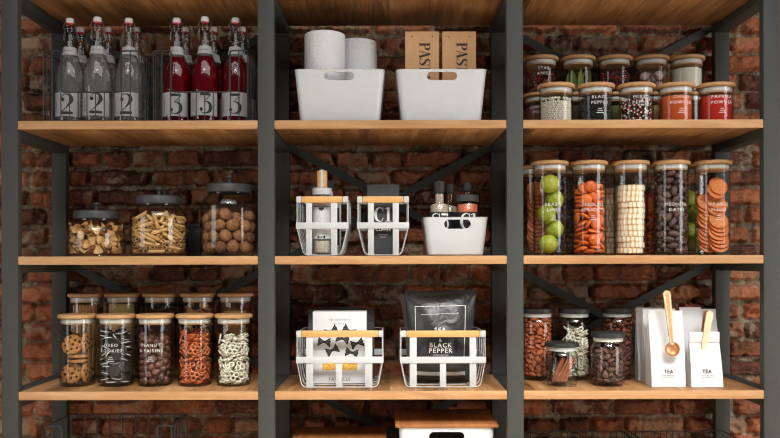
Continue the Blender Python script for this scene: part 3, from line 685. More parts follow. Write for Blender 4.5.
        130, -345, 689, 0, -94, -17, -28, 308, -227, 693, 60, 51, 59, 19, -10, -257, 697, 14, 91, 3, 38, -182, -327, 773, 88, -9, 47, 1,
        381, -75, 789, 45, -39, 36, -72, 12, -392, 792, 16, 9, 68, -71, -345, -188, 813, 58, -61, 27, -47, -379, 34, 828, 56, -41, 10, -71,
        -69, -265, 852, 81, -17, 17, 54, 317, 81, 861, 8, 96, 28, -6, 265, -272, 862, 29, -23, 89, -27, 132, -302, 928, 24, -77, 54, -24,
        -327, 122, 939, 91, -5, 33, -25, 220, -108, 940, 64, -23, -24, 69, -243, -279, 956, 95, 15, -2, -28, -43, -187, 963, 26, -17, -7, -95,
        380, -100, 966, 46, -61, -42, 48, -37, -371, 988, 92, 15, 31, -17, 351, 120, 988, 9, 53, 82, -18, -358, -96, 1003, 80, -24, -8, -54,
        261, -225, 1060, 30, -95, -5, -11, -327, 54, 1074, 88, 47, 5, -2, 143, -352, 1080, 11, -19, 89, 39, -244, -280, 1093, 16, -89, 43, 2,
        -312, 232, 1118, 21, 37, -39, -81, 369, -42, 1121, 11, 69, 71, 7, -55, -369, 1154, 1, 1, 98, 19, -378, -99, 1171, 55, 60, -48, -35,
        133, -241, 1210, 71, -15, -6, 68, 300, -253, 1221, 34, -32, 60, -65, -249, -303, 1248, 28, 18, 70, 62, -134, -208, 1260, 9, -31, -83, -46,
        -384, 81, 1262, 19, -65, 38, -63, 386, 2, 1270, 57, 35, -36, -65, -35, -344, 1296, 29, -13, 21, -92, -352, -109, 1344, 20, -53, -80, -21,
        138, -322, 1351, 20, 23, -2, 95, 309, -168, 1362, 14, 97, 17, 11, -237, -271, 1402, 81, -21, 9, -54, -101, -198, 1419, 86, -31, 25, -31,
        -343, 184, 1423, 67, 48, 32, 46, 200, -313, 1470, 94, 7, 18, 28, 5, -393, 1479, 50, -60, -42, -46, -337, -153, 1500, 48, -3, 20, 85,
        338, -151, 1506, 5, -88, -45, 18, -334, 46, 1516, 13, 4, -95, -29, 37, -222, 1535, 0, -88, 42, -20, -162, -309, 1536, 11, -99, -11, -5,
        335, 44, 1542, 94, 22, 19, 16, 200, -274, 1617, 2, 86, -45, -25, -316, 190, 1623, 42, 41, -50, 63, -235, -229, 1639, 11, -36, 88, -29,
        323, -89, 1645, 4, -43, -90, -11, -371, -117, 1648, 46, 37, 75, 29, -23, -247, 1672, 90, 18, 5, -40, -121, -373, 1679, 8, -35, -60, -71,
        -325, 65, 1683, 10, 2, 58, -81, 373, 122, 1688, 61, 53, -38, -46, 75, -381, 1726, 47, -84, 9, 26, 272, -252, 1734, 14, 45, -87, -12,
        -248, -230, 1788, 22, -39, 90, 1, 371, -80, 1802, 47, -30, 23, -79, -39, -266, 1811, 13, 7, -10, -98, -385, -51, 1816, 48, 37, 48, 63,
        -250, 28, 1860, 26, 14, -95, 8, 172, -328, 1863, 5, 15, -97, -18, -80, 158, 1869, 35, -20, 14, -90, 326, 72, 1889, 8, 2, -80, 60,
        -163, -343, 1896, 9, -17, -32, 93, -2, 340, 1914, 89, -17, 20, -38, 281, -179, 1938, 19, -95, 22, 7, 42, -231, 1943, 7, 1, -22, -97,],
}
# ================================================================== helpers for the things on the shelves
def at(px, y, z):                         # a point on a shelf: column px seen at depth y
    row = HZ - (z - ZC) / (U * (1 + y / DC))
    return Vector((PX(px, y, row), y, z + .0006))
def unpack(L):
    return [(Vector(L[i:i + 3]) / 1e4, Quaternion(L[i + 3:i + 7]).normalized()) for i in range(0, len(L), 7)]
PILE = {k: unpack(v) for k, v in DATA.items()}
def heap(kind, me, name, base, label, cat, group, zmax=9, zmin=-9, k=1, ks=None, spin=0, cond=None):
    R = Quaternion((0, 0, 1), spin); n = 0
    for p, q in PILE[kind]:
        if not (zmin <= p.z <= zmax): continue
        if cond and not cond(p): continue
        inst(me, name, base + (R @ p) * k, R @ q, label, cat, group, ks or k); n += 1
    return n

# ------------------------------------------------------------------ canisters with a wooden plug lid
def canister(px, y, zs, h, R, label, lines=(), cap=.0095, zt=.55, fine=0, lidR=None, lid='bamboo', cat='jar', group=None, up=0, fineink='white_ink'):
    base = at(px, y, zs + up)
    t = thing('glass_canister', label, cat, base, group)
    lidR = lidR or R * 1.115
    hg = h - .0125; wl = .0024
    g = G()
    g.lathe([(0, 0), (R - .006, 0), (R - .0015, .0018), (R, .007), (R, hg - .001), (R - .001, hg), (R - wl, hg - .0006), (R - wl, .010), (R - wl - .004, .006), (0, .0055)], 56)
    gb = g.build('glass_body', 'glass', t)
    g = G(); g.cyl(lidR, hg + .0004, h, 56, .0028); l = g.build('lid', lid, t)
    g = G(); g.cyl(R - wl - .0012, hg - .0175, hg - .0138, 48, .0008); g.cyl(R - wl - .0025, hg - .0140, hg + .0006, 48); g.build('plug', lid, l)
    g = G(); g.lathe([(R - wl - .0022, hg - .0135), (R - wl - .0004, hg - .0125), (R - wl - .0004, hg - .0012), (R - wl - .0022, hg - .0004)], 56, closed=True); g.build('seal', 'seal', l)
    if lines:
        parts = []
        z = h * zt
        for i, s in enumerate(lines):
            parts.append(on_cyl(text_geo(s, cap, 1.28), R, z - i * cap * 1.75))
        z -= (len(lines) - .1) * cap * 1.75
        for i in range(fine):
            ww = (.012, .016, .022)[i % 3]
            parts.append(on_cyl(rect(-ww / 2, 0, ww / 2, .0016), R, z - i * .0062))
        letters(parts, fineink, gb)
    return t, base
RT = .0532        # tall canisters
FY, FL, BY = .155, .134, .280

# ------------------------------------------------------------------ item meshes
def rough_ball(r, sc3, amp, f, seed, u=14, v=10):
    g = G(); g.ball(r, u=u, v=v)
    rr = random.Random(seed); ph = [rr.uniform(0, 6) for _ in range(6)]
    g.v = [tuple(c * s * (1 + amp * math.sin(f * x / r + ph[0]) * math.sin(f * y / r + ph[1]) + amp * .7 * math.sin(1.7 * f * z / r + ph[2] + x / r * 2)) for c, s in zip((x, y, z), sc3)) for x, y, z in g.v]
    return g
organic('walnut_shell', (92, 58, 36), (172, 122, 80), .65, 110, .9, .3, .12, .004)
organic('pasta_dough', (196, 150, 90), (226, 186, 126), .55, 60, .2, .4, .16)
organic('pasta_chip', (190, 140, 80), (228, 184, 120), .55, 90, .3, .4, .2)
organic('apricot_flesh', (196, 78, 26), (236, 124, 54), .35, 60, .5, .5, .16)
organic('date_skin', (48, 32, 28), (104, 76, 67), .4, 130, .8, .5, .16, .003)
organic('chocolate', (72, 42, 30), (112, 70, 52), .35, 50, .15, .5, .12)
organic('pretzel_brown', (168, 76, 36), (218, 122, 70), .45, 120, .3, .4, .14)
organic('pretzel_white', (222, 216, 192), (240, 236, 218), .45, 80, .15, .4, .06)
organic('almond_skin', (142, 70, 40), (192, 108, 68), .6, 160, .9, .3, .14, .002)
organic('cocoa_bean', (60, 38, 30), (108, 74, 60), .55, 140, .8, .35, .14, .002)
organic('dark_nut', (74, 38, 26), (120, 66, 44), .55, 140, .8, .35, .14, .002)
organic('anise', (96, 40, 24), (146, 66, 38), .6, 140, .5, .3, .14)
organic('orange_flesh', (206, 112, 52), (236, 150, 84), .45, 90, .3, .4, .07)
organic('orange_rind', (196, 92, 30), (222, 118, 48), .5, 90, .3, .4, .05)
organic('cookie', (150, 94, 48), (198, 140, 80), .8, 120, .8, .2, .05, .004)
plain('chip_dark', (54, 34, 28), .5, .1)
plain('biscuit_dark', (34, 28, 27), .7, .15, 150, .6)
plain('cream_filling', (206, 202, 194), .6, .05)
plain('cinnamon_bark', (136, 78, 46), .7, .25, 90, .6)
organic('lime_skin', (126, 138, 24), (180, 188, 62), .4, 130, .35, .5, .1)
plain('breadstick', (188, 140, 84), .7, .12, 60, .4)
plain('pasta_sheet', (208, 176, 112), .6, .06, 40, .1)
organic('crispbread', (120, 82, 46), (170, 124, 76), .8, 120, .8, .2, .1)
organic('bay_leaf', (92, 108, 44), (134, 148, 72), .6, 60, .2, .3, .15)
organic('shallot_skin', (150, 112, 118), (206, 182, 176), .45, 60, .2, .5, .1)
plain('powder_white', (214, 208, 190), .95, .05, 250, .2)
plain('powder_chilli', (196, 84, 30), .95, .14, 350, .4)
plain('powder_paprika', (190, 40, 22), .95, .14, 350, .4)
plain('powder_cinnamon', (112, 58, 48), .95, .1, 300, .3)
plain('herb_green', (104, 104, 54), .95, .3, 260, .6)
plain('spice_dark', (70, 58, 48), .95, .4, 260, .6)
plain('spice_tan', (156, 124, 78), .9, .35, 130, .8)
plain('corn_white', (238, 228, 208), .7, .06, 200); plain('corn_red', (160, 28, 34), .6, .15, 200); plain('corn_black', (36, 30, 28), .7, .2, 200); plain('corn_core', (60, 50, 40), .9, .2, 200)

def walnut_me():
    g = rough_ball(.0205, (1.05, .955, .955), .022, 5, 3, 20, 14)
    out = []
    for x, y, z in g.v:                       # raised seam round the long way
        s = max(0, 1 - abs(y) / .0022) * .0009; L = math.hypot(x, z) or 1
        out.append((x + x / L * s, y, z + z / L * s))
    g.v = out; return g.mesh('walnut', 'walnut_shell')
def chip_me():                                 # pinched, three-pointed piece of pasta
    g = G(); N = 18; rings = []
    top = []; 
    for s in (1, -1):
        for j in range(1, 4):
            rr = j / 3
            ring = []
            for k in range(N):
                a = 2 * PI * k / N
                r = (.0128 + .0024 * math.cos(3 * a) + .0008 * math.cos(6 * a)) * rr
                z = .0052 * rr * rr * math.cos(2 * a + .5) - .0012 + s * .0011 * (1 - rr ** 3)
                ring.append((r * math.cos(a), r * math.sin(a), z))
            rings.append((s, j, ring))
    up = [r for s, j, r in rings if s == 1]; dn = [r for s, j, r in rings if s == -1]
    g.loft(up[:1] + up[1:] + dn[::-1], cap=True)
    return g.mesh('pasta_piece', 'pasta_chip')
def penne_me():
    g = G(); n = 12; ro, ri, L = .0054, .0040, .0495
    def ring(r, end): return [(r * math.cos(2 * PI * k / n) * (1 + .04 * (k % 2)), r * math.sin(2 * PI * k / n) * (1 + .04 * (k % 2)), end * L / 2 + end * .0 + .72 * r * math.cos(2 * PI * k / n)) for k in range(n)]
    a, b, c, d = ring(ro, -1), ring(ro, 1), ring(ri, 1), ring(ri, -1)
    g.loft([a, b, c, d, a], cap=False)
    return g.mesh('penne', 'pasta_dough')
def pretzel_me(name, mat):
    g = G(); r = .0088
    for k in range(3):
        a = PI / 2 + 2 * PI * k / 3; cx, cy = .0086 * math.cos(a), .0086 * math.sin(a)
        g.tube([(cx + r * .82 * math.cos(2 * PI * i / 14), cy + r * .82 * math.sin(2 * PI * i / 14), 0) for i in range(14)], .0027, 6, True)
    return g.mesh(name, mat)
def almond_me(name, mat):
    g = G(); g.ball(1, u=12, v=10)
    g.v = [(.0138 * z * (1 - .0 * z), .0092 * x * (1 - .28 * z) * (1 + .03 * math.sin(9 * math.atan2(y, x))), .0068 * y * (1 - .18 * z)) for x, y, z in g.v]
    return g.mesh(name, mat)
def date_me():
    g = G(); g.ball(1, u=12, v=12)
    o = []
    for x, y, z in g.v:
        w = 1 + .05 * math.sin(7 * math.atan2(y, x) + 2 * z); f = (1 - z ** 4) ** .0
        o.append((.0178 * z, .0110 * x * w * f, .0106 * y * w * f))
    g.v = o; return g.mesh('date', 'date_skin')
def apricot_me():
    g = G(); g.ball(1, u=16, v=8)
    g.v = [(.0198 * x, .0188 * y, .0072 * z + .002 * (x * x - .4) - .0025 * max(0, 1 - 3 * (x * x + y * y)) * (1 if z > 0 else 0)) for x, y, z in g.v]
    return g.mesh('dried_apricot', 'apricot_flesh')
def star_me():
    g = G(); out = []
    for k in range(32):
        a = 2 * PI * k / 32; r = (.0145, .0105, .0045, .0105)[k % 4]
        out.append((r * math.cos(a), r * math.sin(a)))
    ring = lambda s, z: [(x * s, y * s, z) for x, y in out]
    g.loft([ring(.3, -.002), ring(.9, -.0022), ring(1, .0), ring(.9, .0022), ring(.3, .001)])
    return g.mesh('star_anise', 'anise')
def oreo(me={}):
    pass
WALNUT, CHIP, PENNE = walnut_me(), chip_me(), penne_me()
PRETZB, PRETZW = pretzel_me('pretzel', 'pretzel_brown'), pretzel_me('white_pretzel', 'pretzel_white')
ALMOND, COCOA, DNUT = almond_me('almond', 'almond_skin'), almond_me('cocoa_bean', 'cocoa_bean'), almond_me('shelled_nut', 'dark_nut')
DATE, APRI, STAR = date_me(), apricot_me(), star_me()
CHOC = rough_ball(.0106, (1.26, 1, 1), .012, 3, 4).mesh('chocolate_nut', 'chocolate')

# ================================================================== right bay, middle shelf: tall canisters
def jx(p, y): return p
limes_jar, b = canister(550.3, FY, S2, .299, RT, 'tall glass canister of whole limes', ('BRAZIL', 'LIMES'), .0098, .52, 3)
g = G(); g.ball(.0298, u=28, v=20)
g.v = [(x, y, z * 1.0 + .0045 * math.copysign(max(0, abs(z) / .0298 - .9) ** 1.2 * 3, z)) for x, y, z in g.v]
LIME = g.mesh('lime', 'lime_skin')
for i, (dx, dy, dz) in enumerate(((-.004, -.014, .2285), (.0165, .0105, .1800), (-.0135, -.0140, .1315), (.0155, .011, .0850), (-.009, -.014, .0367))):
    lab = ('lime at the top of the pile in the front canister', 'second lime from the top in the front canister', 'middle lime of the five in the front canister', 'fourth lime from the top in the front canister', 'lime resting on the bottom of the front canister')[i]
    inst(LIME, 'lime', b + Vector((dx, dy, dz)), Euler((rnd.uniform(-.7, .7), rnd.uniform(-.7, .7), rnd.uniform(0, 6))).to_quaternion(), lab, 'lime', 'limes in the canisters')
apr_jar, b = canister(589.3, FY, S2, .299, RT, 'tall glass canister of deep orange dried apricots', ('SEEDLESS', 'APRICOTS'), .0098, .52, 3)
heap('apricot', APRI, 'dried_apricot', b + Vector((0, 0, .0058)), 'dried apricot in the tall glass canister', 'apricot', 'dried apricots', .212)
waf_jar, b = canister(630.8, FY, S2, .299, RT, 'tall glass canister holding a stack of pale round cakes')
# cream cakes with a yellow lattice
t = NT('cake'); v = t.coord((1, 1, 1)); tc = t.n('ShaderNodeTexCoord'); sp = t.n('ShaderNodeSeparateXYZ'); t.l(tc.outputs['Object'], sp.inputs[0])
ang = t.math('ARCTAN2', sp.outputs[1], sp.outputs[0])
p = t.math('ABSOLUTE', t.math('SUBTRACT', t.math('FRACT', t.math('MULTIPLY', ang, 3.0)), .5))
zz = t.math('MULTIPLY', t.math('ABSOLUTE', sp.outputs[2]), 60)
lat = t.math('SUBTRACT', p, t.math('MULTIPLY', zz, .35))
t.done(t.bsdf(t.mix(t.ramp(lat, [(.05, 1.0), (.17, 0.0)]), lin((236, 228, 210)), lin((222, 180, 96))), .7))
g = G(); g.lathe([(0, -.0088), (.040, -.0088), (.0415, -.0076), (.0418, 0), (.0415, .0076), (.040, .0088), (0, .0088)], 40); CAKE = g.mesh('round_cake', 'cake')
g = G(); 
def cakes(base, n, where):
    for i in range(n):
        inst(CAKE, 'round_cake', base + Vector((rnd.uniform(-.003, .003), rnd.uniform(-.003, .003), .0148 + i * .0181)), Quaternion((0, 0, 1), rnd.uniform(0, 6)), 'pale round cake in the stack in the %s canister' % where, 'cake', 'stacked cakes in the %s canister' % where)
cakes(b, 12, 'front')
date_jar, b = canister(671.3, FY, S2, .299, RT, 'tall glass canister filled with dark brown dates', ('MEDJOOL', 'DATES'), .0098, .52, 0)
heap('date', DATE, 'date', b + Vector((0, 0, .0058)), 'dark brown date in the tall glass canister', 'date', 'dates in the canister', .27)
ora_jar, b = canister(712.6, FY, S2, .299, RT, 'tall glass canister of pale orange dried citrus slices', ('ORANGE', 'SLICES'), .0098, .52, 3)
def slice_me():
    g = G(); g.cur = 0; g.cyl(.0272, -.0017, .0017, 40); g.cur = 1
    g.lathe([(.0273, -.0019), (.0302, -.0019), (.0308, 0), (.0302, .0019), (.0273, .0019)], 40, closed=True)
    g.cur = 2
    for s in (1, -1):
        for k in range(9):
            a = 2 * PI * k / 9
            g.box((.0145 * math.cos(a), .0145 * math.sin(a), s * .0018), (.022, .0007, .0005), 0, None) if False else g.add([(.004 * math.cos(a) - .0004 * math.sin(a), .004 * math.sin(a) + .0004 * math.cos(a), s * .00185), (.004 * math.cos(a) + .0004 * math.sin(a), .004 * math.sin(a) - .0004 * math.cos(a), s * .00185), (.0265 * math.cos(a) + .0005 * math.sin(a), .0265 * math.sin(a) - .0005 * math.cos(a), s * .00185), (.0265 * math.cos(a) - .0005 * math.sin(a), .0265 * math.sin(a) + .0005 * math.cos(a), s * .00185)], [(0, 1, 2, 3)])
    return g.mesh('orange_slice', ['orange_flesh', 'orange_rind', 'pith'])
plain('pith', (232, 164, 104), .6, .05)
SLICE = slice_me()
def slices(base, top, where, seed, cols):
    r = random.Random(seed)
    for (cx, cy, z0, n, dz, tilt, roll) in cols:
        for i in range(n):
            q = Quaternion((0, 1, 0), roll + r.uniform(-.05, .05)) @ Quaternion((1, 0, 0), PI / 2 - tilt + r.uniform(-.015, .015)) @ Quaternion((0, 0, 1), r.uniform(0, 6))
            inst(SLICE, 'orange_slice', base + Vector((cx + r.uniform(-.004, .004), cy, z0 + i * dz)), q, 'dried orange slice in the %s canister' % where, 'orange slice', 'orange slices in the %s canister' % where)
slices(b, 0, 'front', 3, ((.0125, -.0175, .0350, 7, .0125, .50, 0), (-.012, .010, .034, 12, .0125, .50, 0), (.013, -.001, .150, 3, .0125, .50, .10), (.009, -.014, .206, 2, .014, .42, .34)))
# the row behind
for px, lab in ((537.0, 'glass canister of orange slices behind the limes'), (572.0, 'glass canister of dark dates behind the limes and apricots'), (612.6, 'glass canister of stacked cakes behind the apricots'), (652.4, 'glass canister of dried apricots behind the cakes'), (691.5, 'glass canister of limes behind the dates')):
    t_, b = canister(px, .274, S2, .299, RT, lab)
    if px < 540: slices(b, 0, 'rear', 5, ((.0, .0, .0345, 15, .0135, .50, 0),))
    elif px < 580: heap('date', DATE, 'date', b + Vector((0, 0, .0058)), 'dark date in the canister behind the limes', 'date', 'dates in the rear canister', .24, cond=lambda p: abs(p.x) < .04)
    elif px < 620: cakes(b, 12, 'rear')
    elif px < 660: heap('apricot', APRI, 'dried_apricot', b + Vector((0, 0, .0058)), 'dried apricot in the canister behind the cakes', 'apricot', 'apricots in the rear canister', .2, spin=0, cond=lambda p: p.x > -.03)
    else:
        for i, (dx, dy, z) in enumerate(((.012, -.012, .037), (-.01, .012, .088), (.012, -.012, .139), (-.008, .012, .19))):
            inst(LIME, 'lime', b + Vector((dx, dy, z)), Quaternion((1, .3, i, .2)).normalized(), ('lowest lime in the canister behind the dates', 'second lime up in the canister behind the dates', 'third lime up in the canister behind the dates', 'highest lime in the canister behind the dates')[i], 'lime', 'limes in the canisters')

# ================================================================== left bay, lower shelf
ck, b = canister(77.6, FL, S3, .224, RT, 'glass canister of round chocolate chip cookies')
def cookie_me():
    g = G(); g.lathe([(0, -.0055), (.030, -.0055), (.0338, -.003), (.0335, .001), (.029, .004), (.018, .0052), (0, .0056)], 32)
    rr = random.Random(2); v0 = g.v; g.v = [(x, y, z * (1 + .1 * math.sin(300 * x) * math.sin(280 * y))) for x, y, z in v0]
    g.cur = 1
    for k in range(10):
        a, q = k * 2.4, .004 + .0070 * math.sqrt(k) * 1.15
        for s in (1, -1): g.ball(rr.uniform(.0034, .0050), (q * math.cos(a), q * math.sin(a), s * .0046), 8, 6)
    return g.mesh('chip_cookie', ['cookie', 'chip_dark'])
COOK = cookie_me()
for dx, dy, z, rx, rz, lab in (
        (-.012, -.016, .0390, 1.40, .04, 'cookie standing face out at the bottom of the canister'), (.030, .002, .0392, 1.55, 1.45, 'cookie on edge beside the lowest face-out cookie'),
        (-.010, .014, .0392, 1.35, -.05, 'cookie standing behind the lowest face-out cookie'), (.004, -.004, .0795, .06, 0, 'lower of two cookies lying flat in the middle'),
        (.006, -.005, .0925, -.04, 0, 'upper of two cookies lying flat in the middle'), (-.011, -.015, .1290, 1.28, .05, 'cookie leaning face out at the top of the canister'),
        (-.009, .013, .1310, 1.30, -.06, 'cookie behind the topmost face-out cookie'), (.030, .001, .1310, 1.52, 1.42, 'cookie on edge beside the topmost face-out cookie')):
    inst(COOK, 'chocolate_chip_cookie', b + Vector((dx, dy, z)), Quaternion((0, 0, 1), rz) @ Quaternion((1, 0, 0), rx), lab, 'cookie', 'chocolate chip cookies', .95)
orj, b = canister(116.5, FL, S3, .224, RT, 'glass canister of black sandwich cookies', ('OREO', 'COOKIES'), .0098, .56, 3)
g = G(); g.cur = 0
for z0 in (-.0052, .0017): g.cyl(.0196, z0, z0 + .0036, 28, .0006)
g.cur = 1; g.cyl(.0182, -.0016, .0017, 28)
g.cur = 0
g.lathe([(.012, .0053), (.0135, .0056), (.015, .0053)], 28)
OREO = g.mesh('sandwich_cookie', ['biscuit_dark', 'cream_filling'])
heap('apricot', OREO, 'sandwich_cookie', b + Vector((0, 0, .0062)), 'black sandwich cookie with cream filling in the canister', 'cookie', 'black sandwich cookies', .168, spin=.0, ks=.96)
nj, b = canister(155.5, FL, S3, .224, RT, 'glass canister of round chocolate coated nuts', ('PEANUT', '& RAISINS'), .0098, .56, 3)
heap('nut', CHOC, 'chocolate_nut', b + Vector((0, 0, .0058)), 'round chocolate coated nut in the glass canister', 'sweet', 'chocolate coated nuts', .165)
pj, b = canister(195, FL, S3, .224, RT, 'glass canister of reddish brown pretzels')
heap('pretzel', PRETZB, 'pretzel', b + Vector((0, 0, .0058)), 'reddish brown three-holed pretzel in the glass canister', 'pretzel', 'brown pretzels', .166)
wj, b = canister(233.8, FL, S3, .224, RT, 'glass canister of white coated pretzels with wooden lid')
heap('pretzel', PRETZW, 'white_pretzel', b + Vector((0, 0, .0058)), 'white coated pretzel in the wooden-lidded canister', 'pretzel', 'white pretzels with wooden lid', .15, spin=.5 if False else 0)
# the taller row behind
bl = ((86.6, 'tall canister of breadsticks behind the chip cookies'), (123.2, 'tall canister of pasta sheets behind the black cookies'), (160.7, 'tall canister of dark crispbread behind the chocolate nuts'), (198.3, 'tall canister of small pasta pieces behind the brown pretzels'), (235.7, 'tall canister of crackers behind the white pretzels'))
for i, (px, lab) in enumerate(bl):
    t_, b = canister(px, BY, S3, .284, RT, lab)
    if i == 0:
        g = G(); g.box((0, 0, .1215), (.0085, .0085, .235), .0025); STK = g.mesh('breadstick', 'breadstick')
        spots = [(-.030 + .0105 * k, -.026 + .0105 * j) for j in range(6) for k in range(7) if math.hypot(-.030 + .0105 * k, -.026 + .0105 * j) < .043 and j < 3]
        for k, (x, y) in enumerate(spots):
            inst(STK, 'breadstick', b + Vector((x, y, .0062 + rnd.uniform(0, .004))), Quaternion((0, 0, 1), rnd.uniform(-.15, .15)), 'thin breadstick standing in the tall canister', 'breadstick', 'breadsticks')
    if i == 1:
        for k, (x, y, w, r) in enumerate(((-.010, -.020, .056, .05), (-.008, -.010, .060, -.04), (.026, -.006, .030, .9), (-.004, .002, .062, .02), (-.002, .012, .06, 0))):
            g = G(); g.box((0, 0, .1235), (w, .0022, .238), .0008); o = g.build('pasta_sheet', 'pasta_sheet', loc=b + Vector((x, y, .0062))); o.rotation_euler = (0, 0, r)
            tag(o, 'yellow pasta sheet standing in the tall canister', 'pasta sheet', 'pasta sheets')
    if i in (2, 4):
        g = G(); g.box((0, 0, 0), (.066, .066, .0052), .002); CR = g.mesh('cracker', 'crispbread' if i == 2 else 'breadstick')
        for k in range(28 if i == 2 else 33):
            inst(CR, 'crispbread' if i == 2 else 'cracker', b + Vector((rnd.uniform(-.002, .002), rnd.uniform(-.002, .002), .009 + k * .0067)), Quaternion((0, 0, 1), rnd.uniform(-.2, .2)), 'brown crispbread in the stack behind the chocolate nuts' if i == 2 else 'tan cracker in the stack behind the white pretzels', 'cracker', 'stacked crispbread' if i == 2 else 'stacked crackers')
    if i == 3:
        heap('apricot', CHIP, 'pasta_piece', b + Vector((0, 0, .006)), 'small tan pasta piece in the tall rear canister', 'pasta', 'pasta pieces in the rear canister', .235, ks=1.2)

# ================================================================== right bay, top shelf: small spice jars
RS = .0525; LR = .0588
def fill(base, R, h, mat, name, label, cat):
    g = G(); g.lathe([(0, .0), (R - .004, .0), (R, .006), (R, h - .002), (R * .9, h), (0, h + .001)], 40)
    o = g.build(name, mat, loc=base + Vector((0, 0, .0066))); return tag(o, label, cat, None, 'stuff')
def corns(base, R, h, mats, wts, r, name, label, seed=1):
    g = G(); rr = random.Random(seed)
    g.cur = len(mats); g.lathe([(0, 0), (R - 2.2 * r, 0), (R - 2.2 * r, h - 2 * r), (0, h - r)], 24)  # solid core, coloured dark to stand for the shade in the gaps
    pitch = 2.15 * r; rows = int(h / (pitch * .86))
    def one(x, y, z):
        c = rr.random(); k = 0
        while c > wts[k] and k < len(wts) - 1: c -= wts[k]; k += 1
        g.cur = k; g.ball(r * rr.uniform(.9, 1.05), (x, y, z), 7, 5)
    for j in range(rows):
        n = int(2 * PI * (R - r) / pitch)
        for k in range(n):
            a = 2 * PI * (k + .5 * (j % 2) + rr.uniform(-.15, .15)) / n
            if j > rows - 3 and rr.random() < .4: continue
            if math.sin(a) > .55: continue
            one((R - r - rr.uniform(0, .0006)) * math.cos(a), (R - r) * math.sin(a), r + j * pitch * .86 + rr.uniform(-.0004, .0004))
    for k in range(120):
        a = rr.uniform(0, 6.283); q = R * .92 * math.sqrt(rr.random()); one(q * math.cos(a), q * math.sin(a), h - r)
    o = g.build(name, mats + ['corn_core' if 'corn_black' not in mats and len(mats) < 3 and 'corn_white' in mats else 'corn_black'], loc=base + Vector((0, 0, .0066)))
    return tag(o, label, 'spice', None, 'stuff')
SY, SYB = .105, .288
HF = .1245
IR = RS - .0052
j, b = canister(556.0, SY, S1, HF, RS, 'small jar of white peppercorns', lidR=LR)
corns(b, IR, .076, ['corn_white'], [1], .0031, 'white_peppercorns', 'white peppercorns filling the small front jar')
j, b = canister(595.8, SY, S1, HF, RS, 'small jar of black pepper', ('BLACK', 'PEPPER'), .0098, .60, 3, lidR=LR)
corns(b, IR, .079, ['corn_black'], [1], .0029, 'black_peppercorns', 'black peppercorns filling the small front jar')
j, b = canister(636.3, SY, S1, HF, RS, 'small jar of mixed red, black and white peppercorns', ('MIXED', 'PEPPER'), .0098, .60, 0, lidR=LR)
corns(b, IR, .070, ['corn_white', 'corn_red', 'corn_black'], [.34, .26, .40], .0031, 'mixed_peppercorns', 'mixed red, white and black peppercorns in the small front jar', 4)
j, b = canister(675.7, SY, S1, HF, RS, 'small jar of orange chilli powder', ('CHILLI', 'POWDER'), .0098, .60, 3, lidR=LR)
fill(b, IR, .080, 'powder_chilli', 'chilli_powder', 'orange chilli powder filling the small front jar', 'spice')
j, b = canister(715.6, SY, S1, HF, RS, 'small jar of bright red paprika powder', ('PAPRIKA', 'POWDER'), .0098, .60, 3, lidR=LR)
fill(b, IR, .080, 'powder_paprika', 'paprika_powder', 'bright red paprika powder filling the small front jar', 'spice')
HL, HU = .134, .1225
low = ((540.2, 'small jar of maroon cinnamon powder, rear row lower tier', ('CINNAMON', 'POWDER'), 'powder_cinnamon', 'cinnamon_powder', 'maroon cinnamon powder in the rear lower jar'),
       (577.6, 'rear lower jar of dark spice below the leaves', (), 'spice_dark', 'dark_spice', 'dark spice in the rear lower jar below the leaves'),
       (614.6, 'rear lower jar of green dried herb', (), 'herb_green', 'dried_herb', 'green dried herb in the rear lower jar'),
       (651.2, 'rear lower jar of tan spice pieces below the shallots', (), 'spice_tan', 'tan_spice', 'tan spice pieces in the rear lower jar'),
       (686.8, 'rear lower jar of greyish seeds below the white powder', (), 'spice_dark', 'grey_seeds', 'greyish seeds in the rear lower jar'))
for px, lab, tx, mat, nm, cl in low:
    j, b = canister(px, SYB, S1, HL, RS, lab, tx, .0098, .60, 0, lidR=LR)
    fill(b, IR, .084, mat, nm, cl, 'spice')
upz = HL + .0007
def upper(px, lab, tx=()):
    return canister(px, SYB, S1, HU, RS, lab, tx, .0098, .60, 0, lidR=LR, up=upz)[1]
b = upper(541.0, 'upper rear jar of reddish star anise', ('STAR', 'ANISE'))
heap('pretzel', STAR, 'star_anise', b + Vector((0, 0, .0058)), 'reddish star anise in the upper rear jar', 'spice', 'star anise', .070, k=.98)
b = upper(577.9, 'upper rear jar of green bay leaves')
for k, (px, ang, hh, yo, tw) in enumerate(((569.5, -.18, .068, .004, .3), (574.5, -.30, .080, -.012, -.3), (580.5, .05, .078, -.020, .5), (586, .16, .074, -.004, 1.1), (589.5, .22, .080, .010, -1.0), (577, .3, .070, .016, .2))):
    g = G(); rows = []
    for i in range(9):
        s = i / 8; w = .0105 * math.sin(PI * min(1, s * .93 + .07)) ** .8 + .0004
        zc = .004 * math.sin(s * 3); rows.append([(-w, zc + .002, s * hh), (0, zc - .001, s * hh), (w, zc + .002, s * hh), (w, zc + .0028, s * hh), (0, zc - .0002, s * hh), (-w, zc + .0028, s * hh)])
    g.loft(rows); o = g.build('bay_leaf', 'bay_leaf', loc=b + Vector(((px - 577.9) * .9 * U * 1.0, yo, .0075)))
    o.rotation_euler = (0, ang * .6, tw)
    tag(o, 'dried green bay leaf standing in the upper rear jar', 'leaf', 'bay leaves')
b = upper(614.6, 'upper rear jar of dark red peppercorns')
corns(b, IR, .066, ['corn_red', 'corn_black', 'corn_core'], [.42, .40, .18], .003, 'red_peppercorns', 'dark red peppercorns in the upper rear jar', 8)
b = upper(651.2, 'upper rear jar of purple white shallots')
g = G(); pr = [(0, -.0165), (.006, -.0165), (.0135, -.010), (.0158, -.001), (.0130, .008), (.0065, .0145), (.0028, .019), (.0018, .024), (0, .025)]; g.lathe(pr, 18)
SHAL = g.mesh('shallot', 'shallot_skin')
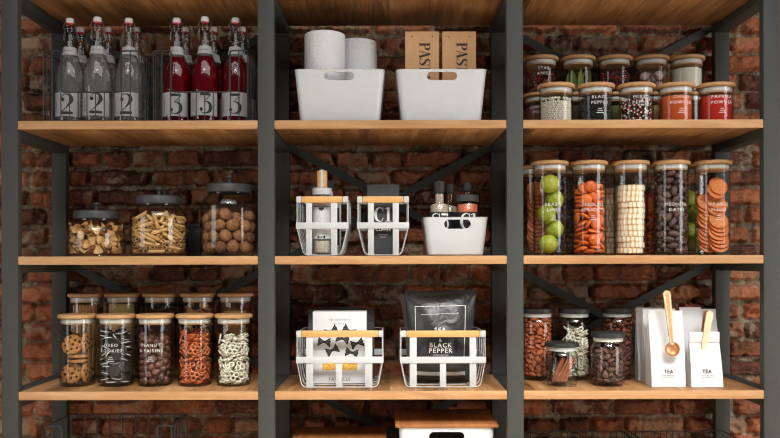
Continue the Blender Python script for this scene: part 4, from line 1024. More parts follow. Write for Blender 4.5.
for k, (x, y, z, rx, rz) in enumerate(((-.018, -.022, .0235, .3, .4), (.020, -.018, .0235, -.4, 1), (0, .022, .0235, .3, 2), (-.024, -.010, .058, 1.2, 1.2), (.016, -.024, .058, 1.5, -.8), (.008, .018, .058, .9, 2.5))):
    inst(SHAL, 'shallot', b + Vector((x, y, z)), Quaternion((0, 0, 1), rz) @ Quaternion((1, 0, 0), rx), 'purple white shallot in the upper rear jar', 'shallot', 'shallots')
b = upper(686.7, 'upper rear jar of white powder')
fill(b, IR, .076, 'powder_white', 'white_powder', 'white powder filling the upper rear jar', 'spice')
# ================================================================== left bay, middle shelf: big round jars with dark lids
def round_jar(px, h_lid0, h_lid1, h_knob, label, R=.0905, Rl=.070):
    base = at(px, .16, S2); t = thing('storage_jar', label, 'jar', base)
    sh = h_lid0 - .004; w = .003; N = Rl - .006
    out = [(0, 0), (R - .014, 0), (R - .004, .004), (R, .016), (R, sh - .040), (R - .003, sh - .026), (R - .010, sh - .014), (N + .004, sh - .004), (N, sh), (N, h_lid0 + .002)]
    inn = [(N - w, h_lid0 + .002), (N - w, sh - .001), (R - .011 - w, sh - .0165), (R - .003 - w, sh - .028), (R - w, sh - .041), (R - w, .017), (R - .005 - w, .0075), (R - .02, .0058), (0, .0055)]
    g = G(); g.lathe(out + inn, 64); g.build('glass_body', 'glass', t)
    g = G(); g.lathe([(0, h_lid0), (Rl - .002, h_lid0), (Rl, h_lid0 + .002), (Rl, h_lid1 - .0045), (Rl - .002, h_lid1 - .0015), (Rl - .006, h_lid1), (0, h_lid1 + .0015)], 56)
    l = g.build('lid', 'dark_lid', t)
    k = h_knob - h_lid1
    g = G(); g.lathe([(0, h_lid1), (.006, h_lid1 + .0005), (.0048, h_lid1 + k * .35), (.0055, h_lid1 + k * .55), (.0095, h_lid1 + k * .66), (.0105, h_lid1 + k * .8), (.009, h_lid1 + k * .95), (0, h_knob)], 24)
    g.build('knob', 'dark_lid', l)
    return base + Vector((0, 0, .0100))
b = round_jar(96.4, .119, .1455, .174, 'squat round glass jar of small tan pasta pieces with dark lid')
heap('chip', CHIP, 'pasta_piece', b, 'small tan pasta piece in the squat round jar', 'pasta', 'pasta pieces in the squat jar', .094)
b = round_jar(159.2, .166, .193, .223, 'round glass jar of penne pasta with dark lid')
heap('penne', PENNE, 'penne', b, 'penne tube in the round jar with dark lid', 'pasta', 'penne in the round jar', .118)
b = round_jar(229.3, .202, .230, .260, 'tall round glass jar of whole walnuts with dark lid')
heap('walnut', WALNUT, 'walnut', b, 'whole walnut in the tall round jar', 'walnut', 'walnuts in the round jar', .132, ks=.985)
# dark tin behind the walnuts
plain('dark_tin', (30, 30, 30), .35, .1)
plain('tin_line', (96, 92, 84), .4, .05)
bx = at(206, .32, S2); t = thing('storage_tin', 'low dark tin behind the walnut jar', 'tin', bx)
g = G(); g.box((0, 0, .045), (.16, .085, .09), .004); g.build('body', 'dark_tin', t)
g = G(); g.box((0, 0, .1005), (.164, .089, .020), .003); l = g.build('lid', 'dark_tin', t)
g = G(); g.box((0, -.0447, .0925), (.150, .0006, .002)); g.build('lid_line', 'tin_line', l, smooth=False)

# ================================================================== left bay, top shelf: swing-top bottles in wire baskets
liquid_mat('clear_drink', (.93, .93, .92), lin((190, 190, 184)), .17)
liquid_mat('red_drink', (.60, .012, .045), lin((140, 6, 30)), .36)
plain('porcelain', (212, 208, 206), .3, .02); plain('red_rubber', (176, 40, 50), .5, .05)
plain('paper_label', (162, 161, 159), .6, .03); plain('bail_wire', (140, 140, 138), .3, .05, 40, 0, .9)
BP = [(.0385, .0012), (.0425, .003), (.0435, .008), (.0435, .135), (.0428, .148), (.0395, .171), (.032, .193), (.0235, .212), (.0190, .228), (.0168, .252), (.0150, .275), (.0138, .300), (.0150, .302), (.0150, .308), (.0132, .3095)]
def bottle(kind, label, loc, rz):
    t = thing('swing_top_bottle', label, 'bottle', loc, None, rz)
    w = .0026
    inn = [(r - w, z) for r, z in BP[2:-1]][::-1] + [(.036, .0062), (0, .0058)]
    g = G(); g.lathe([(0, .0012)] + BP + [(.0105, .3095)] + inn, 48); gb = g.build('glass_body', 'bottle_glass', t)
    top = .206 if kind == 3 else .214
    prof = [(0, .0064), (.0365, .0066), (.0402, .0095)] + [(r - w - .0005, z) for r, z in BP[3:] if z < top] + [(.0225, top), (0, top)]
    g = G(); g.lathe(prof, 40); g.build('drink', 'red_drink' if kind == 3 else 'clear_drink', gb)
    g = G(); a0 = 1.18; n = 28; R = .0437
    ring = lambda rr, z: [(rr * math.sin(-a0 + 2 * a0 * k / n), -rr * math.cos(-a0 + 2 * a0 * k / n), z) for k in range(n + 1)]
    A = [ring(R, .019), ring(R, .0925), ring(R + .0003, .0925), ring(R + .0003, .019)]
    vs = sum(A, []); m = n + 1; fs = []
    for i in range(4):
        j = (i + 1) % 4
        for k in range(n): fs.append((i * m + k, i * m + k + 1, j * m + k + 1, j * m + k))
    g.add(vs, fs); lb = g.build('paper_label', 'paper_label', gb)
    geo = didone('2' if kind == 2 else '3')[0]
    geo = ([((x - .33) * .062, y * .062) for x, y in geo[0]], geo[1])
    # long faces are cut so that they follow the curve
    parts = [on_cyl(geo, R + .0003, .0255, .20), on_cyl(text_geo('LEMONADE', .0052, 1.05), R + .0003, .050, -.60, PI / 2)]
    letters(parts, 'ink', lb)
    g = G(); g.lathe([(.0180, .2385), (.0192, .2385), (.0240, .2135), (.0228, .2135)], 40, closed=True); nl = g.build('neck_label', 'paper_label', gb)
    letters([on_cyl(text_geo('LEMONADE', .0034, 1.1), .0222, .2235)], 'ink', nl)
    g = G(); g.lathe([(0, .3155), (.0112, .3155), (.0125, .318), (.0125, .3265), (.0105, .3305), (0, .331)], 28); cp = g.build('stopper', 'porcelain', t)
    g = G(); g.lathe([(0, .3097), (.0112, .3097), (.0118, .313), (.0108, .3156), (0, .3156)], 24); g.build('gasket', 'red_rubber', cp)
    g = G()
    g.tube([(.0155 * math.cos(2 * PI * k / 20), .0155 * math.sin(2 * PI * k / 20), .296) for k in range(20)], .0009, 5, True)
    for s in (1, -1):
        g.tube([(s * .0165, 0, .296), (s * .0205, -.004, .304), (s * .0165, 0, .318), (s * .0125, 0, .3225)], .0010, 5)
        g.tube([(s * .0165, .001, .296), (s * .0225, .006, .283), (s * .0245, .010, .270), (s * .0215, .013, .263), (s * .0185, .011, .272), (s * .0178, .004, .290), (s * .0175, 0, .298)], .0009, 5)
    g.tube([(-.0215, .013, .263), (0, .023, .262), (.0215, .013, .263)], .0009, 5)
    g.build('wire_bail', 'bail_wire', t)
    return t
where = {2: ('nearest the outer post', 'in the middle', 'nearest the red bottles'), 3: ('nearest the clear bottles', 'in the middle', 'nearest the centre post')}
for kind, fx, bxs in ((2, (70.3, 99.3, 129.2), (80.6, 108.0, 136.6)), (3, (177.0, 206.2, 235.8), (185.6, 213.8, 242.3))):
    nm = 'clear swing-top bottle labelled 2' if kind == 2 else 'red swing-top bottle labelled 3'
    src = None
    for i, px in enumerate(fx):
        loc = at(px, .092, S1)
        loc.y -= .012 * (i == 1); loc.z += .0030
        lab = nm + ' in the front row, ' + where[kind][i]
        if src is None: src = bottle(kind, lab, loc, 0); o = src
        else: o = copy_tree(src); o.location = loc; o['label'] = lab
        o.rotation_euler = (0, 0, (-.06, .02, -.10)[i]); o['group'] = 'swing-top bottles'
    for i, px in enumerate(bxs):
        o = copy_tree(src); o.location = at(px, .187, S1) + Vector((0, 0, .0030)); o['label'] = nm + ' in the rear row, ' + where[kind][i]; o.rotation_euler = (0, 0, (.5, -.4, .3)[i])

def wire_basket(label, loc, W, D, H, dip, dx, pitch, rad=.0017, mat='wire', front_dip=True, loops=False, cat='basket'):
    """open wire basket, lowered across the front; local origin at the front, centred"""
    t = thing('wire_basket', label, cat, loc)
    x0, x1 = -W / 2, W / 2
    def rnd_path(pts, r=.012, n=5):
        P = [Vector(p) for p in pts]; out = [P[0]]
        for a, b, c in zip(P, P[1:], P[2:]):
            u, v = (a - b), (c - b); k = min(r, u.length * .49, v.length * .49); u.normalize(); v.normalize()
            p, q = b + u * k, b + v * k
            for i in range(n + 1):
                s = i / n; out.append(p * (1 - s) ** 2 + b * 2 * s * (1 - s) + q * s * s)
        return out + [P[-1]]
    if front_dip:
        top = [(x0, D, H), (x0, 0, H), (x0 + dx, 0, H), (x0 + dx, 0, dip), (x1 - dx, 0, dip), (x1 - dx, 0, H), (x1, 0, H), (x1, D, H), (x0, D, H)]
    else:
        top = [(x0, D, H), (x0, 0, H), (x1, 0, H), (x1, D, H), (x0, D, H)]
    g = G(); g.tube(rnd_path(top), rad * 1.35, 6); g.build('rim', mat, t)
    g = G(); z0 = rad * 1.5
    nx = max(2, round(W / pitch)); ny = max(2, round(D / pitch))
    for i in range(nx + 1):
        x = x0 + W * i / nx
        zt = dip if front_dip and x0 + dx < x < x1 - dx else H
        g.tube([(x, 0, z0), (x, 0, zt)], rad, 5); g.tube([(x, D, z0), (x, D, H)], rad, 5)
    for i in range(1, ny):
        y = D * i / ny
        g.tube([(x0, y, z0), (x0, y, H)], rad, 5); g.tube([(x1, y, z0), (x1, y, H)], rad, 5)
    g.build('side_wires', mat, t)
    g = G()
    for i in range(nx + 1): g.tube([(x0 + W * i / nx, 0, z0), (x0 + W * i / nx, D, z0)], rad * .8, 5)
    g.tube([(x0, 0, z0), (x1, 0, z0), (x1, D, z0), (x0, D, z0), (x0, 0, z0)], rad, 5)
    g.build('base_wires', mat, t)
    return t
for px0, px1, lab in ((43.6, 139, 'dark wire basket holding the clear bottles'), (153.5, 247.5, 'dark wire basket holding the red bottles')):
    xa, xb = PX(px0, .022, 85), PX(px1, .022, 85)
    wire_basket(lab, (( xa + xb) / 2, .022, S1 + .0006), xb - xa, .225, .2145, .0895, .054, .0262)
xa, xb = PX(46.5, .02, 427), PX(171.5, .02, 427)
zt = PZ(426.3, .02, 47)
wire_basket('dark wire basket on the lowest shelf below the canisters', ((xa + xb) / 2, .02, S4 + .0006), xb - xa, .185, zt - S4, .12, .046, .041, .0017, 'wire')
for pa, pb, lab in ((524.5, 622.5, 'black wire mesh basket on the lowest shelf, beside the centre post'), (629.5, 727, 'black wire mesh basket on the lowest shelf, beside the outer post')):
    y1 = .285; xa, xb = PX(pa, y1, 431), PX(pb, y1, 431)
    xa = max(xa, FX[2] + PW / 2 + .006); xb = min(xb, FX[3] - .03)
    wire_basket(lab, ((xa + xb) / 2, .03, S4 + .0006), xb - xa, y1 - .03, PZ(431.3, y1, 620) - S4, 0, 0, .0205, .0013, 'black_wire', False)

# ================================================================== white plastic bins
def stadium(cx, cz, w, h, n=10):
    r = h / 2; out = []
    for s, a0 in ((1, -PI / 2), (-1, PI / 2)):
        for k in range(n + 1):
            a = a0 + PI * k / n; out.append((cx + s * (w / 2 - r) + r * math.cos(a), cz + r * math.sin(a)))
    return out
def bin_body(t, W, Wb, D, Db, H, slot, wt=.003, rad=.018):
    """tapered open bin with a grip hole through the front and back; origin front-bottom centre"""
    def ring(w, d, z, inset):
        r = rad - inset * .5; pts = []
        hw, hd = w / 2 - inset, d / 2 - inset; cy = D / 2
        for sx, sy, a0 in ((1, -1, -PI / 2), (1, 1, 0), (-1, 1, PI / 2), (-1, -1, PI)):
            for k in range(7):
                a = a0 + PI / 2 * k / 6; pts.append((sx * (hw - r) + r * math.cos(a), cy + sy * (hd - r) + r * math.sin(a), z))
        return pts
    f = lambda z: (Wb + (W - Wb) * z / H, Db + (D - Db) * z / H)
    g = G(); rings = []
    g.loft([ring(*f(.0), .0, .006), ring(*f(.006), .004, .001), ring(*f(.012), .012, 0), ring(*f(H), H - .003, 0), ring(*f(H), H - .0008, -.0016), ring(*f(H), H, -.0010), ring(*f(H), H, wt - .001), ring(*f(H), H - .002, wt), ring(*f(.012), .012, wt), ring(*f(.006), .005, wt + .004)])
    o = g.build('body', 'white_plastic', t, angle=30)
    if slot:
        cx, cz, w, h = slot
        c = G(); c.prism(stadium(cx, cz, w, h), -.05, D + .05); cut = c.build('cutter', 'white_plastic', smooth=False)
        m = o.modifiers.new('grip', 'BOOLEAN'); m.operation = 'DIFFERENCE'; m.object = cut; m.solver = 'EXACT'
        bpy.context.view_layer.update()
        cut.parent = t; cut.location = (0, 0, 0); bpy.context.view_layer.update()
        dg = bpy.context.evaluated_depsgraph_get(); me = bpy.data.meshes.new_from_object(o.evaluated_get(dg))
        o.modifiers.clear(); o.data = me; bpy.data.objects.remove(cut)
        if not me.materials: me.materials.append(MATS['white_plastic'])
        me.polygons.foreach_set('use_smooth', [True] * len(me.polygons)); me.set_sharp_from_angle(angle=math.radians(30))
    return o
def bin_at(px0, px1, pb0, pb1, ptop, y, zs, D, slot, label, name='storage_bin', cat='storage bin'):
    xa, xb = PX(px0, y, ptop), PX(px1, y, ptop); H = PZ(ptop, y, (px0 + px1) / 2) - zs
    base = Vector(((xa + xb) / 2, y, zs + .0006))
    t = thing(name, label, cat, base)
    s0, s1, sa, sb = slot
    cx = PX((s0 + s1) / 2, y, ptop) - base.x
    z1, z0 = PZ(sa, y, px0) - zs, PZ(sb, y, px0) - zs
    bin_body(t, xb - xa, SZ(pb1 - pb0, y), D, D * .92, H, (cx, (z0 + z1) / 2, SZ(s1 - s0, y), z1 - z0))
    return t, base, H
bin_at(294.3, 384.3, 300.0, 380, 69.2, .030, S1, .250, (324, 354.2, 72, 80.2), 'white plastic bin holding the two paper rolls')
bin_at(396.5, 487, 402.0, 482, 69.2, .030, S1, .250, (427, 457.2, 72, 80.2), 'white plastic bin holding the two brown pasta bags')
bin_at(423.8, 488.3, 428.5, 484.3, 217.2, .050, S2, .20, (444.3, 471, 219.8, 229), 'small white plastic bin holding the spice grinders')

# paper rolls
t = NT('quilted_paper'); v = t.n('ShaderNodeTexCoord')
sp = t.n('ShaderNodeSeparateXYZ'); t.l(v.outputs['Object'], sp.inputs[0])
cb = t.n('ShaderNodeCombineXYZ'); an = t.math('ARCTAN2', sp.outputs[1], sp.outputs[0])
def cell(o, f): return t.math('SUBTRACT', t.math('FRACT', t.math('ADD', t.math('MULTIPLY', o, f), .5)), .5)
def rings_of(shift):
    a = cell(t.math('ADD', an, shift * 2 * PI / 12), 12 / (2 * PI)); z = cell(t.math('ADD', sp.outputs[2], shift * .036), 1 / .036)
    d = t.math('SQRT', t.math('ADD', t.math('MULTIPLY', a, a), t.math('MULTIPLY', z, z)))
    return d
d = t.math('MINIMUM', rings_of(0), rings_of(.5))
wv = t.math('SINE', t.math('MULTIPLY', d, 52))
t.done(t.bsdf(lin((222, 222, 223)), .9, 0, t.bump(wv, .5, .002), .2))
plain('cardboard', (160, 130, 100), .9)
for px, w, top, y, lab in ((325.2, 43.6, 31.2, .120, 'taller-looking white paper roll in front of its pair'), (357.6, 41.5, 37.6, .186, 'white paper roll standing behind the other roll')):
    R = SZ(w, y) / 2 * .985
    yb = .112 if lab.startswith('taller') else .198
    base = at(px, yb, S1) + Vector((0, 0, .0062)); t_ = thing('paper_roll', lab.replace('taller-looking ', ''), 'paper roll', base)
    h = .279; R = .0640
    g = G(); g.lathe([(.021, .0), (R - .002, 0), (R, .002), (R, h - .002), (R - .002, h), (.021, h)], 64, closed=True); g.build('paper', 'quilted_paper', t_)
    g = G(); g.lathe([(.0195, .0), (.0208, 0), (.0208, h - .001), (.0195, h - .001)], 32, closed=True); g.build('core', 'cardboard', t_)

# gusseted paper bags
def bag_mesh(W, D, H, Wt, flat=.12, seed=1, rip=.0012, n=14, fold=0, lean=0):
    """standing bag: full base, gusseted sides, flat top edge"""
    rr = random.Random(seed); ph = [rr.uniform(0, 6) for _ in range(4)]
    g = G(); rings = []
    for i in range(n + 1):
        s = i / n; z = s * H
        w = (W + (Wt - W) * s) / 2
        k = min(1, s / (1 - flat)); d = D / 2 * (1 - k ** 1.6) + .0016
        gi = .30 * w * min(1, k * 1.2) * (D / (D + .03))
        wob = lambda a: rip * math.sin(9 * s + a) * min(1, s * 5)
        c = [(-w, -d), (-w * .5, -d + wob(ph[0])), (0, -d + wob(ph[1])), (w * .5, -d + wob(ph[2])), (w, -d), (w - gi, 0), (w, d), (0, d), (-w, d), (-w + gi, 0)]
        if k >= .999: c = [(-w, -.0016), (-w * .5, -.0016 + wob(ph[0])), (0, -.0016 + wob(ph[1])), (w * .5, -.0016 + wob(ph[2])), (w, -.0016), (w - .0004, 0), (w, .0016), (0, .0016), (-w, .0016), (-w + .0004, 0)]
        rings.append([(x, y + lean * s * s, z) for x, y in c])
    g.loft(rings)
    return g
plain('kraft_paper', (192, 148, 104), .8, .06, 120, .15)
plain('white_paper', (216, 216, 216), .75, .02, 90, .1)
plain('brass_stud', (120, 108, 92), .4, .05, 40, 0, .6)
for px, lab in ((422.0, 'brown paper pasta bag beside the paper rolls'), (458.6, 'brown paper pasta bag beside the rear post')):
    y = .128; base = at(px, y, S1) + Vector((0, 0, .0062)); t_ = thing('pasta_bag', lab, 'bag', base)
    W = SZ(33.2, y); H = PZ(34.0, y, px) - S1 - .006
    def body(): 
        g = G(); d0, d1 = .030, .026
        rings = []
        for i in range(13):
            s = i / 12; z = H * s; d = d0 if s < .84 else d0 - (s - .84) / .16 * (d0 - .004)
            w = W / 2
            rings.append([(-w, -d0 * .98 + (0 if s < .84 else (s - .84) * .03), z), (w, -d0 * .98 + (0 if s < .84 else (s - .84) * .03), z), (w - .008 * s, 0, z), (w, d, z), (-w, d, z), (-w + .008 * s, 0, z)])
        g.loft(rings); return g
    bo = body().build('paper_body', 'kraft_paper', t_, angle=25)
    letters([on_plane(didone_word('PASTA', SZ(10.6, y) , .0), -.0082, -.0296, H - SZ(30.5, y), -PI / 2, None, .0012)], 'ink', bo)
    for s in (-1, 1):
        g = G(); g.ball(.0030, (s * W * .31, -.0262, H - .0165), 12, 8, (1, .45, 1)); g.build('stud', 'brass_stud', bo)

# ================================================================== white flat-bar baskets with a wooden grip
def bar_basket(label, px0, px1, ptop, pband0, pband1, pb0, pb1, y, zs, D, straps, mid=None, grip=(55, 240, 28, 275)):
    xa, xb = PX(px0, y, ptop), PX(px1, y, ptop); W = xb - xa
    H = PZ(ptop, y, px0) - zs; base = Vector(((xa + xb) / 2, y, zs + .0006))
    t = thing('bar_basket', label, 'basket', base)
    bz0, bz1 = PZ(pband1, y, px0) - zs, PZ(pband0, y, px0) - zs; Wb = SZ(pb1 - pb0, y)
    gh = SZ(6.5, y)
    # grip: a wooden bar between two white end caps
    e = W * (grip[0] - grip[2]) / (grip[3] - grip[2])
    g = G(); g.box((0, .007, H - gh / 2), (W - 2 * e, .015, gh), .003); g.build('wooden_grip', 'handle_wood', t)
    for s in (-1, 1):
        g = G(); g.box((s * (W / 2 - e / 2), .007, H - gh / 2), (e - .0006, .015, gh), .003); g.build('end_cap', 'white_metal', t)
    # rim rods round the sides and back
    g = G(); r = .0022; zr = H - gh * .45
    g.tube([(-W / 2 + .003, .012, zr), (-W / 2 + .003, D - .012, zr), (-W / 2 + .014, D, zr), (W / 2 - .014, D, zr), (W / 2 - .003, D - .012, zr), (W / 2 - .003, .012, zr)], r, 8); g.build('rim', 'white_metal', t)
    g = G(); th = .0022; bz = (bz0 + bz1) / 2; bh = bz1 - bz0
    g.box((0, .001, bz), (W, th, bh), .0008); g.box((0, D - .001, bz), (W, th, bh), .0008)
    for s in (-1, 1): g.box((s * (W / 2 - .001), D / 2, bz), (th, D - .004, bh), .0008)
    g.build('band', 'white_metal', t)
    rr = .0016; n = 5
    for i in range(n):
        yy = .0032 + (D - .0064) * i / (n - 1)
        x0, xb2 = W / 2 - .003, Wb / 2
        pts = [(-x0, yy, zr), (-x0, yy, bz0 + .004)]
        lo = (xb2, .0022)
        for k in range(7):
            a = k / 6; c = .016
            p = Vector((-lo[0], yy, lo[1])); u = Vector((-x0, yy, bz0)); v = Vector((0, yy, lo[1]))
            p0 = p + (u - p).normalized() * c; p1 = p + (v - p).normalized() * c
            pts.append(p0 * (1 - a) ** 2 + p * 2 * a * (1 - a) + p1 * a * a)
        pts = [Vector(q) for q in pts]
        full = pts + [Vector((-q.x, q.y, q.z)) for q in pts[::-1]]
        g = G(); g.tube(full, rr, 6); g.build('rod', 'white_metal', t)
    def strap(x, w, ztop):
        g = G(); th = .0018
        g.box((x, .0035, (ztop + .002) / 2), (w, th, ztop - .002), .0006)
        g.box((x, D / 2, .0030), (w, D - .006, th), .0006)
        g.box((x, D - .0035, (zr + .002) / 2), (w, th, zr - .002), .0006)
        g.build('strap', 'white_metal', t)
    for a, b_ in straps: strap(PX((a + b_) / 2, y, pband0) - base.x, SZ(b_ - a, y), H - gh)
    if mid: strap(PX((mid[0] + mid[1]) / 2, y, pband0) - base.x, SZ(mid[1] - mid[0], y), bz0 + .003)
    return base, W, H
bar_basket('small white bar basket holding the stoppered bottle', 296, 348.4, 196.4, 222.6, 229, 304.5, 341.5, .045, S2, .20, ((306, 312), (331, 337.3)))
bar_basket('small white bar basket holding the dark coffee bag', 357, 409.2, 196.4, 222.6, 228.8, 365.5, 402, .045, S2, .20, ((368, 374), (392.8, 399)))
bar_basket('large white bar basket holding the white pasta box', 296, 383.5, 331, 357, 363.6, 304.8, 380.5, .060, S3, .215, ((306, 313), (365, 372.4)), (335.8, 342), (62, 347, 42, 375))
bar_basket('large white bar basket holding the black foil bag', 400, 486.2, 331, 357, 363.6, 408, 482.5, .060, S3, .215, ((409.8, 416.8), (469.8, 476.6)), (440, 446.2), (62, 340, 38, 365))

# bottles in the first small basket
plain('salt_sand', (212, 200, 182), .8, .08, 200, .3); plain('silver_cap', (196, 198, 196), .35, .03)
y = .095; base = at(322.3, y, S2) + Vector((0, 0, .0052)); t_ = thing('stoppered_bottle', 'glass bottle with wooden stopper and white label in small bar basket', 'bottle', base)
R = SZ(19.0, y) / 2; zt = PZ(196, y, 322) - S2 - .004; zc1 = PZ(189.8, y, 322) - S2 - .004
g = G(); g.lathe([(0, 0), (R - .003, 0), (R, .004), (R, zt - .004), (R - .002, zt), (.013, zt + .003), (.013, zc1 + .004), (.0105, zc1 + .004), (.0105, zt), (R - .0035, zt - .005), (R - .003, .006), (0, .004)], 40); gb = g.build('glass_body', 'glass', t_)
g = G(); g.lathe([(0, .0045), (R - .005, .0048), (R - .0034, .007), (R - .0034, .042), (0, .042)], 32); g.build('lower_salt', 'salt_sand', gb)
g = G(); g.lathe([(0, zt - .034), (R - .0034, zt - .034), (R - .0038, zt - .007), (0, zt - .007)], 32); g.build('upper_salt', 'salt_sand', gb)
g = G(); g.lathe([(R + .0001, .046), (R + .0008, .046), (R + .0008, zt - .036), (R + .0001, zt - .036)], 40, closed=True); lb = g.build('paper_label', 'white_paper', gb)
za, zb = .046, zt - .036
tri = lambda P: (P, [tuple(range(len(P)))])
parts = []
for (P) in ([(-.0085, zb - .003), (.0085, zb - .003), (.0085, zb - .009), (0, zb - .0145), (-.0085, zb - .009)], [(-.012, za + .012), (-.012, za + .002), (-.002, za + .007)], [(.012, za + .012), (.012, za + .002), (.002, za + .007)], [(-.003, za + .009), (.003, za + .009), (.003, za + .005), (-.003, za + .005)]):
    parts.append(on_cyl(tri(P), R + .0008, 0))
for zz in (za + .0006, zb - .0018): parts.append(on_cyl(join2([rect(-.03 + k * .006, zz, -.024 + k * .006, zz + .0012) for k in range(10)]), R + .0008, 0))
letters(parts, 'ink', lb)
g = G(); g.lathe([(0, zt + .001), (R + .001, zt + .001), (R + .001, zc1 + .001), (R - .002, zc1 + .003), (.0135, zc1 + .003), (0, zc1 + .003)], 40); g.build('collar', 'silver_cap', t_)
g = G(); g.cyl(.0162, zc1 + .0032, PZ(171.3, y, 322) - S2 - .004, 28, .002); st = g.build('stopper', 'bamboo', t_)
g = G(); g.cyl(.0052, zc1 + .004, PZ(171.0, y, 322) - S2 - .0035, 20, .0008, Matrix.Translation((-.0005, -.0122, 0))); g.build('metal_pin', 'silver_cap', st)
y = .165; base = at(329.2, y, S2) + Vector((0, 0, .0052)); t_ = thing('capped_bottle', 'pale bottle with black cap behind the stoppered bottle', 'bottle', base)
zt = PZ(199, y, 331) - S2; z1 = PZ(181.3, y, 331) - S2 - .004
g = G(); g.lathe([(0, 0), (.030, 0), (.0325, .003), (.0325, zt - .02), (.028, zt - .006), (.014, zt), (.013, zt + .018), (0, zt + .018)], 36); gb = g.build('body', 'silver_cap', t_)
g = G(); g.lathe([(.0327, .03), (.0333, .03), (.0333, zt - .035), (.0327, zt - .035)], 36, closed=True); g.build('black_label', 'ink', gb)
g = G(); 
for k in range(30):
    a = 2 * PI * k / 30; g.box((.0155 * math.cos(a), .0155 * math.sin(a), (zt + .019 + z1) / 2), (.0028, .0028, z1 - zt - .019), 0, None)
g.cyl(.0158, zt + .0185, z1, 30, .002); g.build('cap', 'ink', t_)

# coffee bag
plain('black_paper', (44, 45, 46), .6, .08, 60, .1)
y = .10; base = at(383.4, y, S2) + Vector((0, 0, .0056)); W = SZ(32.2, y); H = PZ(185.4, y, 383) - S2 - .004
t_ = thing('coffee_bag', 'dark grey coffee bag standing in small bar basket', 'bag', base)
bo = bag_mesh(W * .92, .062, H, W, .12, 3, .0008).build('paper_body', 'black_paper', t_, angle=25)
def bag_front(H, D, flat=.12):
    def f(x, z):
        s = max(0, min(1, z / H)); k = min(1, s / (1 - flat)); return -(D / 2 * (1 - k ** 1.6) + .0016) - .0012
    return f
yf = bag_front(H, .062)
def zat(py, y, px, zs): return PZ(py, y, px) - zs
hC = SZ(14, y)
letters([on_plane(sub_geo(didone_word('C1', hC, .0), .006), -.001, 0, zat(222.5, y, 383, S2) - .004, 0, yf),
         on_plane(sub_geo(text_geo('COFFEE', SZ(3.0, y), 1.02, .012), .006), .0, 0, zat(232, y, 383, S2) - .004, 0, yf),
         on_plane(rect(-.015, 0, .015, .0014), 0, 0, zat(236, y, 383, S2) - .004, 0, yf), on_plane(rect(-.009, 0, .009, .0014), 0, 0, zat(238.3, y, 383, S2) - .004, 0, yf)], 'white_ink', bo)

# spice grinders in the small bin
glass_mat('smoke_glass', (.80, .80, .80), (.3, .3, .3))
plain('spice_beige', (176, 160, 142), .8, .15, 160, .4); plain('spice_coral', (206, 110, 76), .7, .15, 120, .5)
def grinder(px, y, name, label, R, ptop, pcap, pneck, pbody, Rn, spice, text, lid=None):
    base = at(px, y, S2) + Vector((0, 0, .0062)); t = thing(name, label, 'spice grinder', base)
    z = lambda p: PZ(p, y, px) - base.z
    zb, zn, zc, zt = z(pbody), z(pneck), z(pcap), z(ptop)
    g = G(); g.lathe([(0, 0), (R - .002, 0), (R, .003), (R, zb - .004), (R - .003, zb), (Rn + .001, zb + .002), (Rn, zb + .005), (Rn, zc), (Rn - .002, zc), (Rn - .002, zb + .003), (R - .004, zb - .003), (R - .003, .004), (0, .004)], 36); gb = g.build('glass_body', 'glass', t)
    g = G(); g.lathe([(0, .0045), (R - .0036, .0046), (R - .0036, zb - .0055), (Rn - .0026, zb + .002), (Rn - .0026, zn), (0, zn)], 32); g.build('spice', spice, gb)
    zl = z(212.6)
    g = G(); g.lathe([(R + .0001, .006), (R + .0009, .006), (R + .0009, zl), (R + .0001, zl)], 40, closed=True); lb = g.build('black_label', 'ink', gb)
    if text: letters([on_cyl(sub_geo(didone_word(text, SZ(15.5, y), -.06), .006), R + .0009, z(229.4))], 'white_ink', lb)
    if lid:
        g = G(); g.lathe([(Rn + .0005, z(201.8)), (R + .001, z(201.8)), (R + .0015, z(201)), (R + .0015, z(196)), (R, z(195.4)), (Rn + .0005, z(195.2))], 40, closed=True); g.build('lid', 'dark_lid', t)
    g = G(); g.lathe([(0, zc - .006), (Rn + .0012, zc - .006), (Rn + .0025, zc - .004), (Rn + .0025, zt - .003), (Rn, zt), (0, zt)], 32); g.build('cap', 'black_lid', t)
grinder(439.6, .105, 'spice_grinder', 'spice grinder of beige salt with black cap', SZ(20, .105) / 2, 181.3, 191.5, 194, 203.6, SZ(10, .105) / 2, 'spice_beige', 'S3')
grinder(450.0, .190, 'spice_grinder', 'spice grinder behind the beige one, with only its black cap showing', SZ(17, .19) / 2, 184.2, 191.5, 206, 206, SZ(6.5, .19) / 2, 'spice_beige', '')
grinder(467.6, .105, 'spice_grinder', 'spice grinder of coral pink pepper with dark lid and black cap', SZ(22.2, .105) / 2, 182.6, 189.6, 203.5, 203, SZ(6.4, .105) / 2, 'spice_coral', 'C1', True)

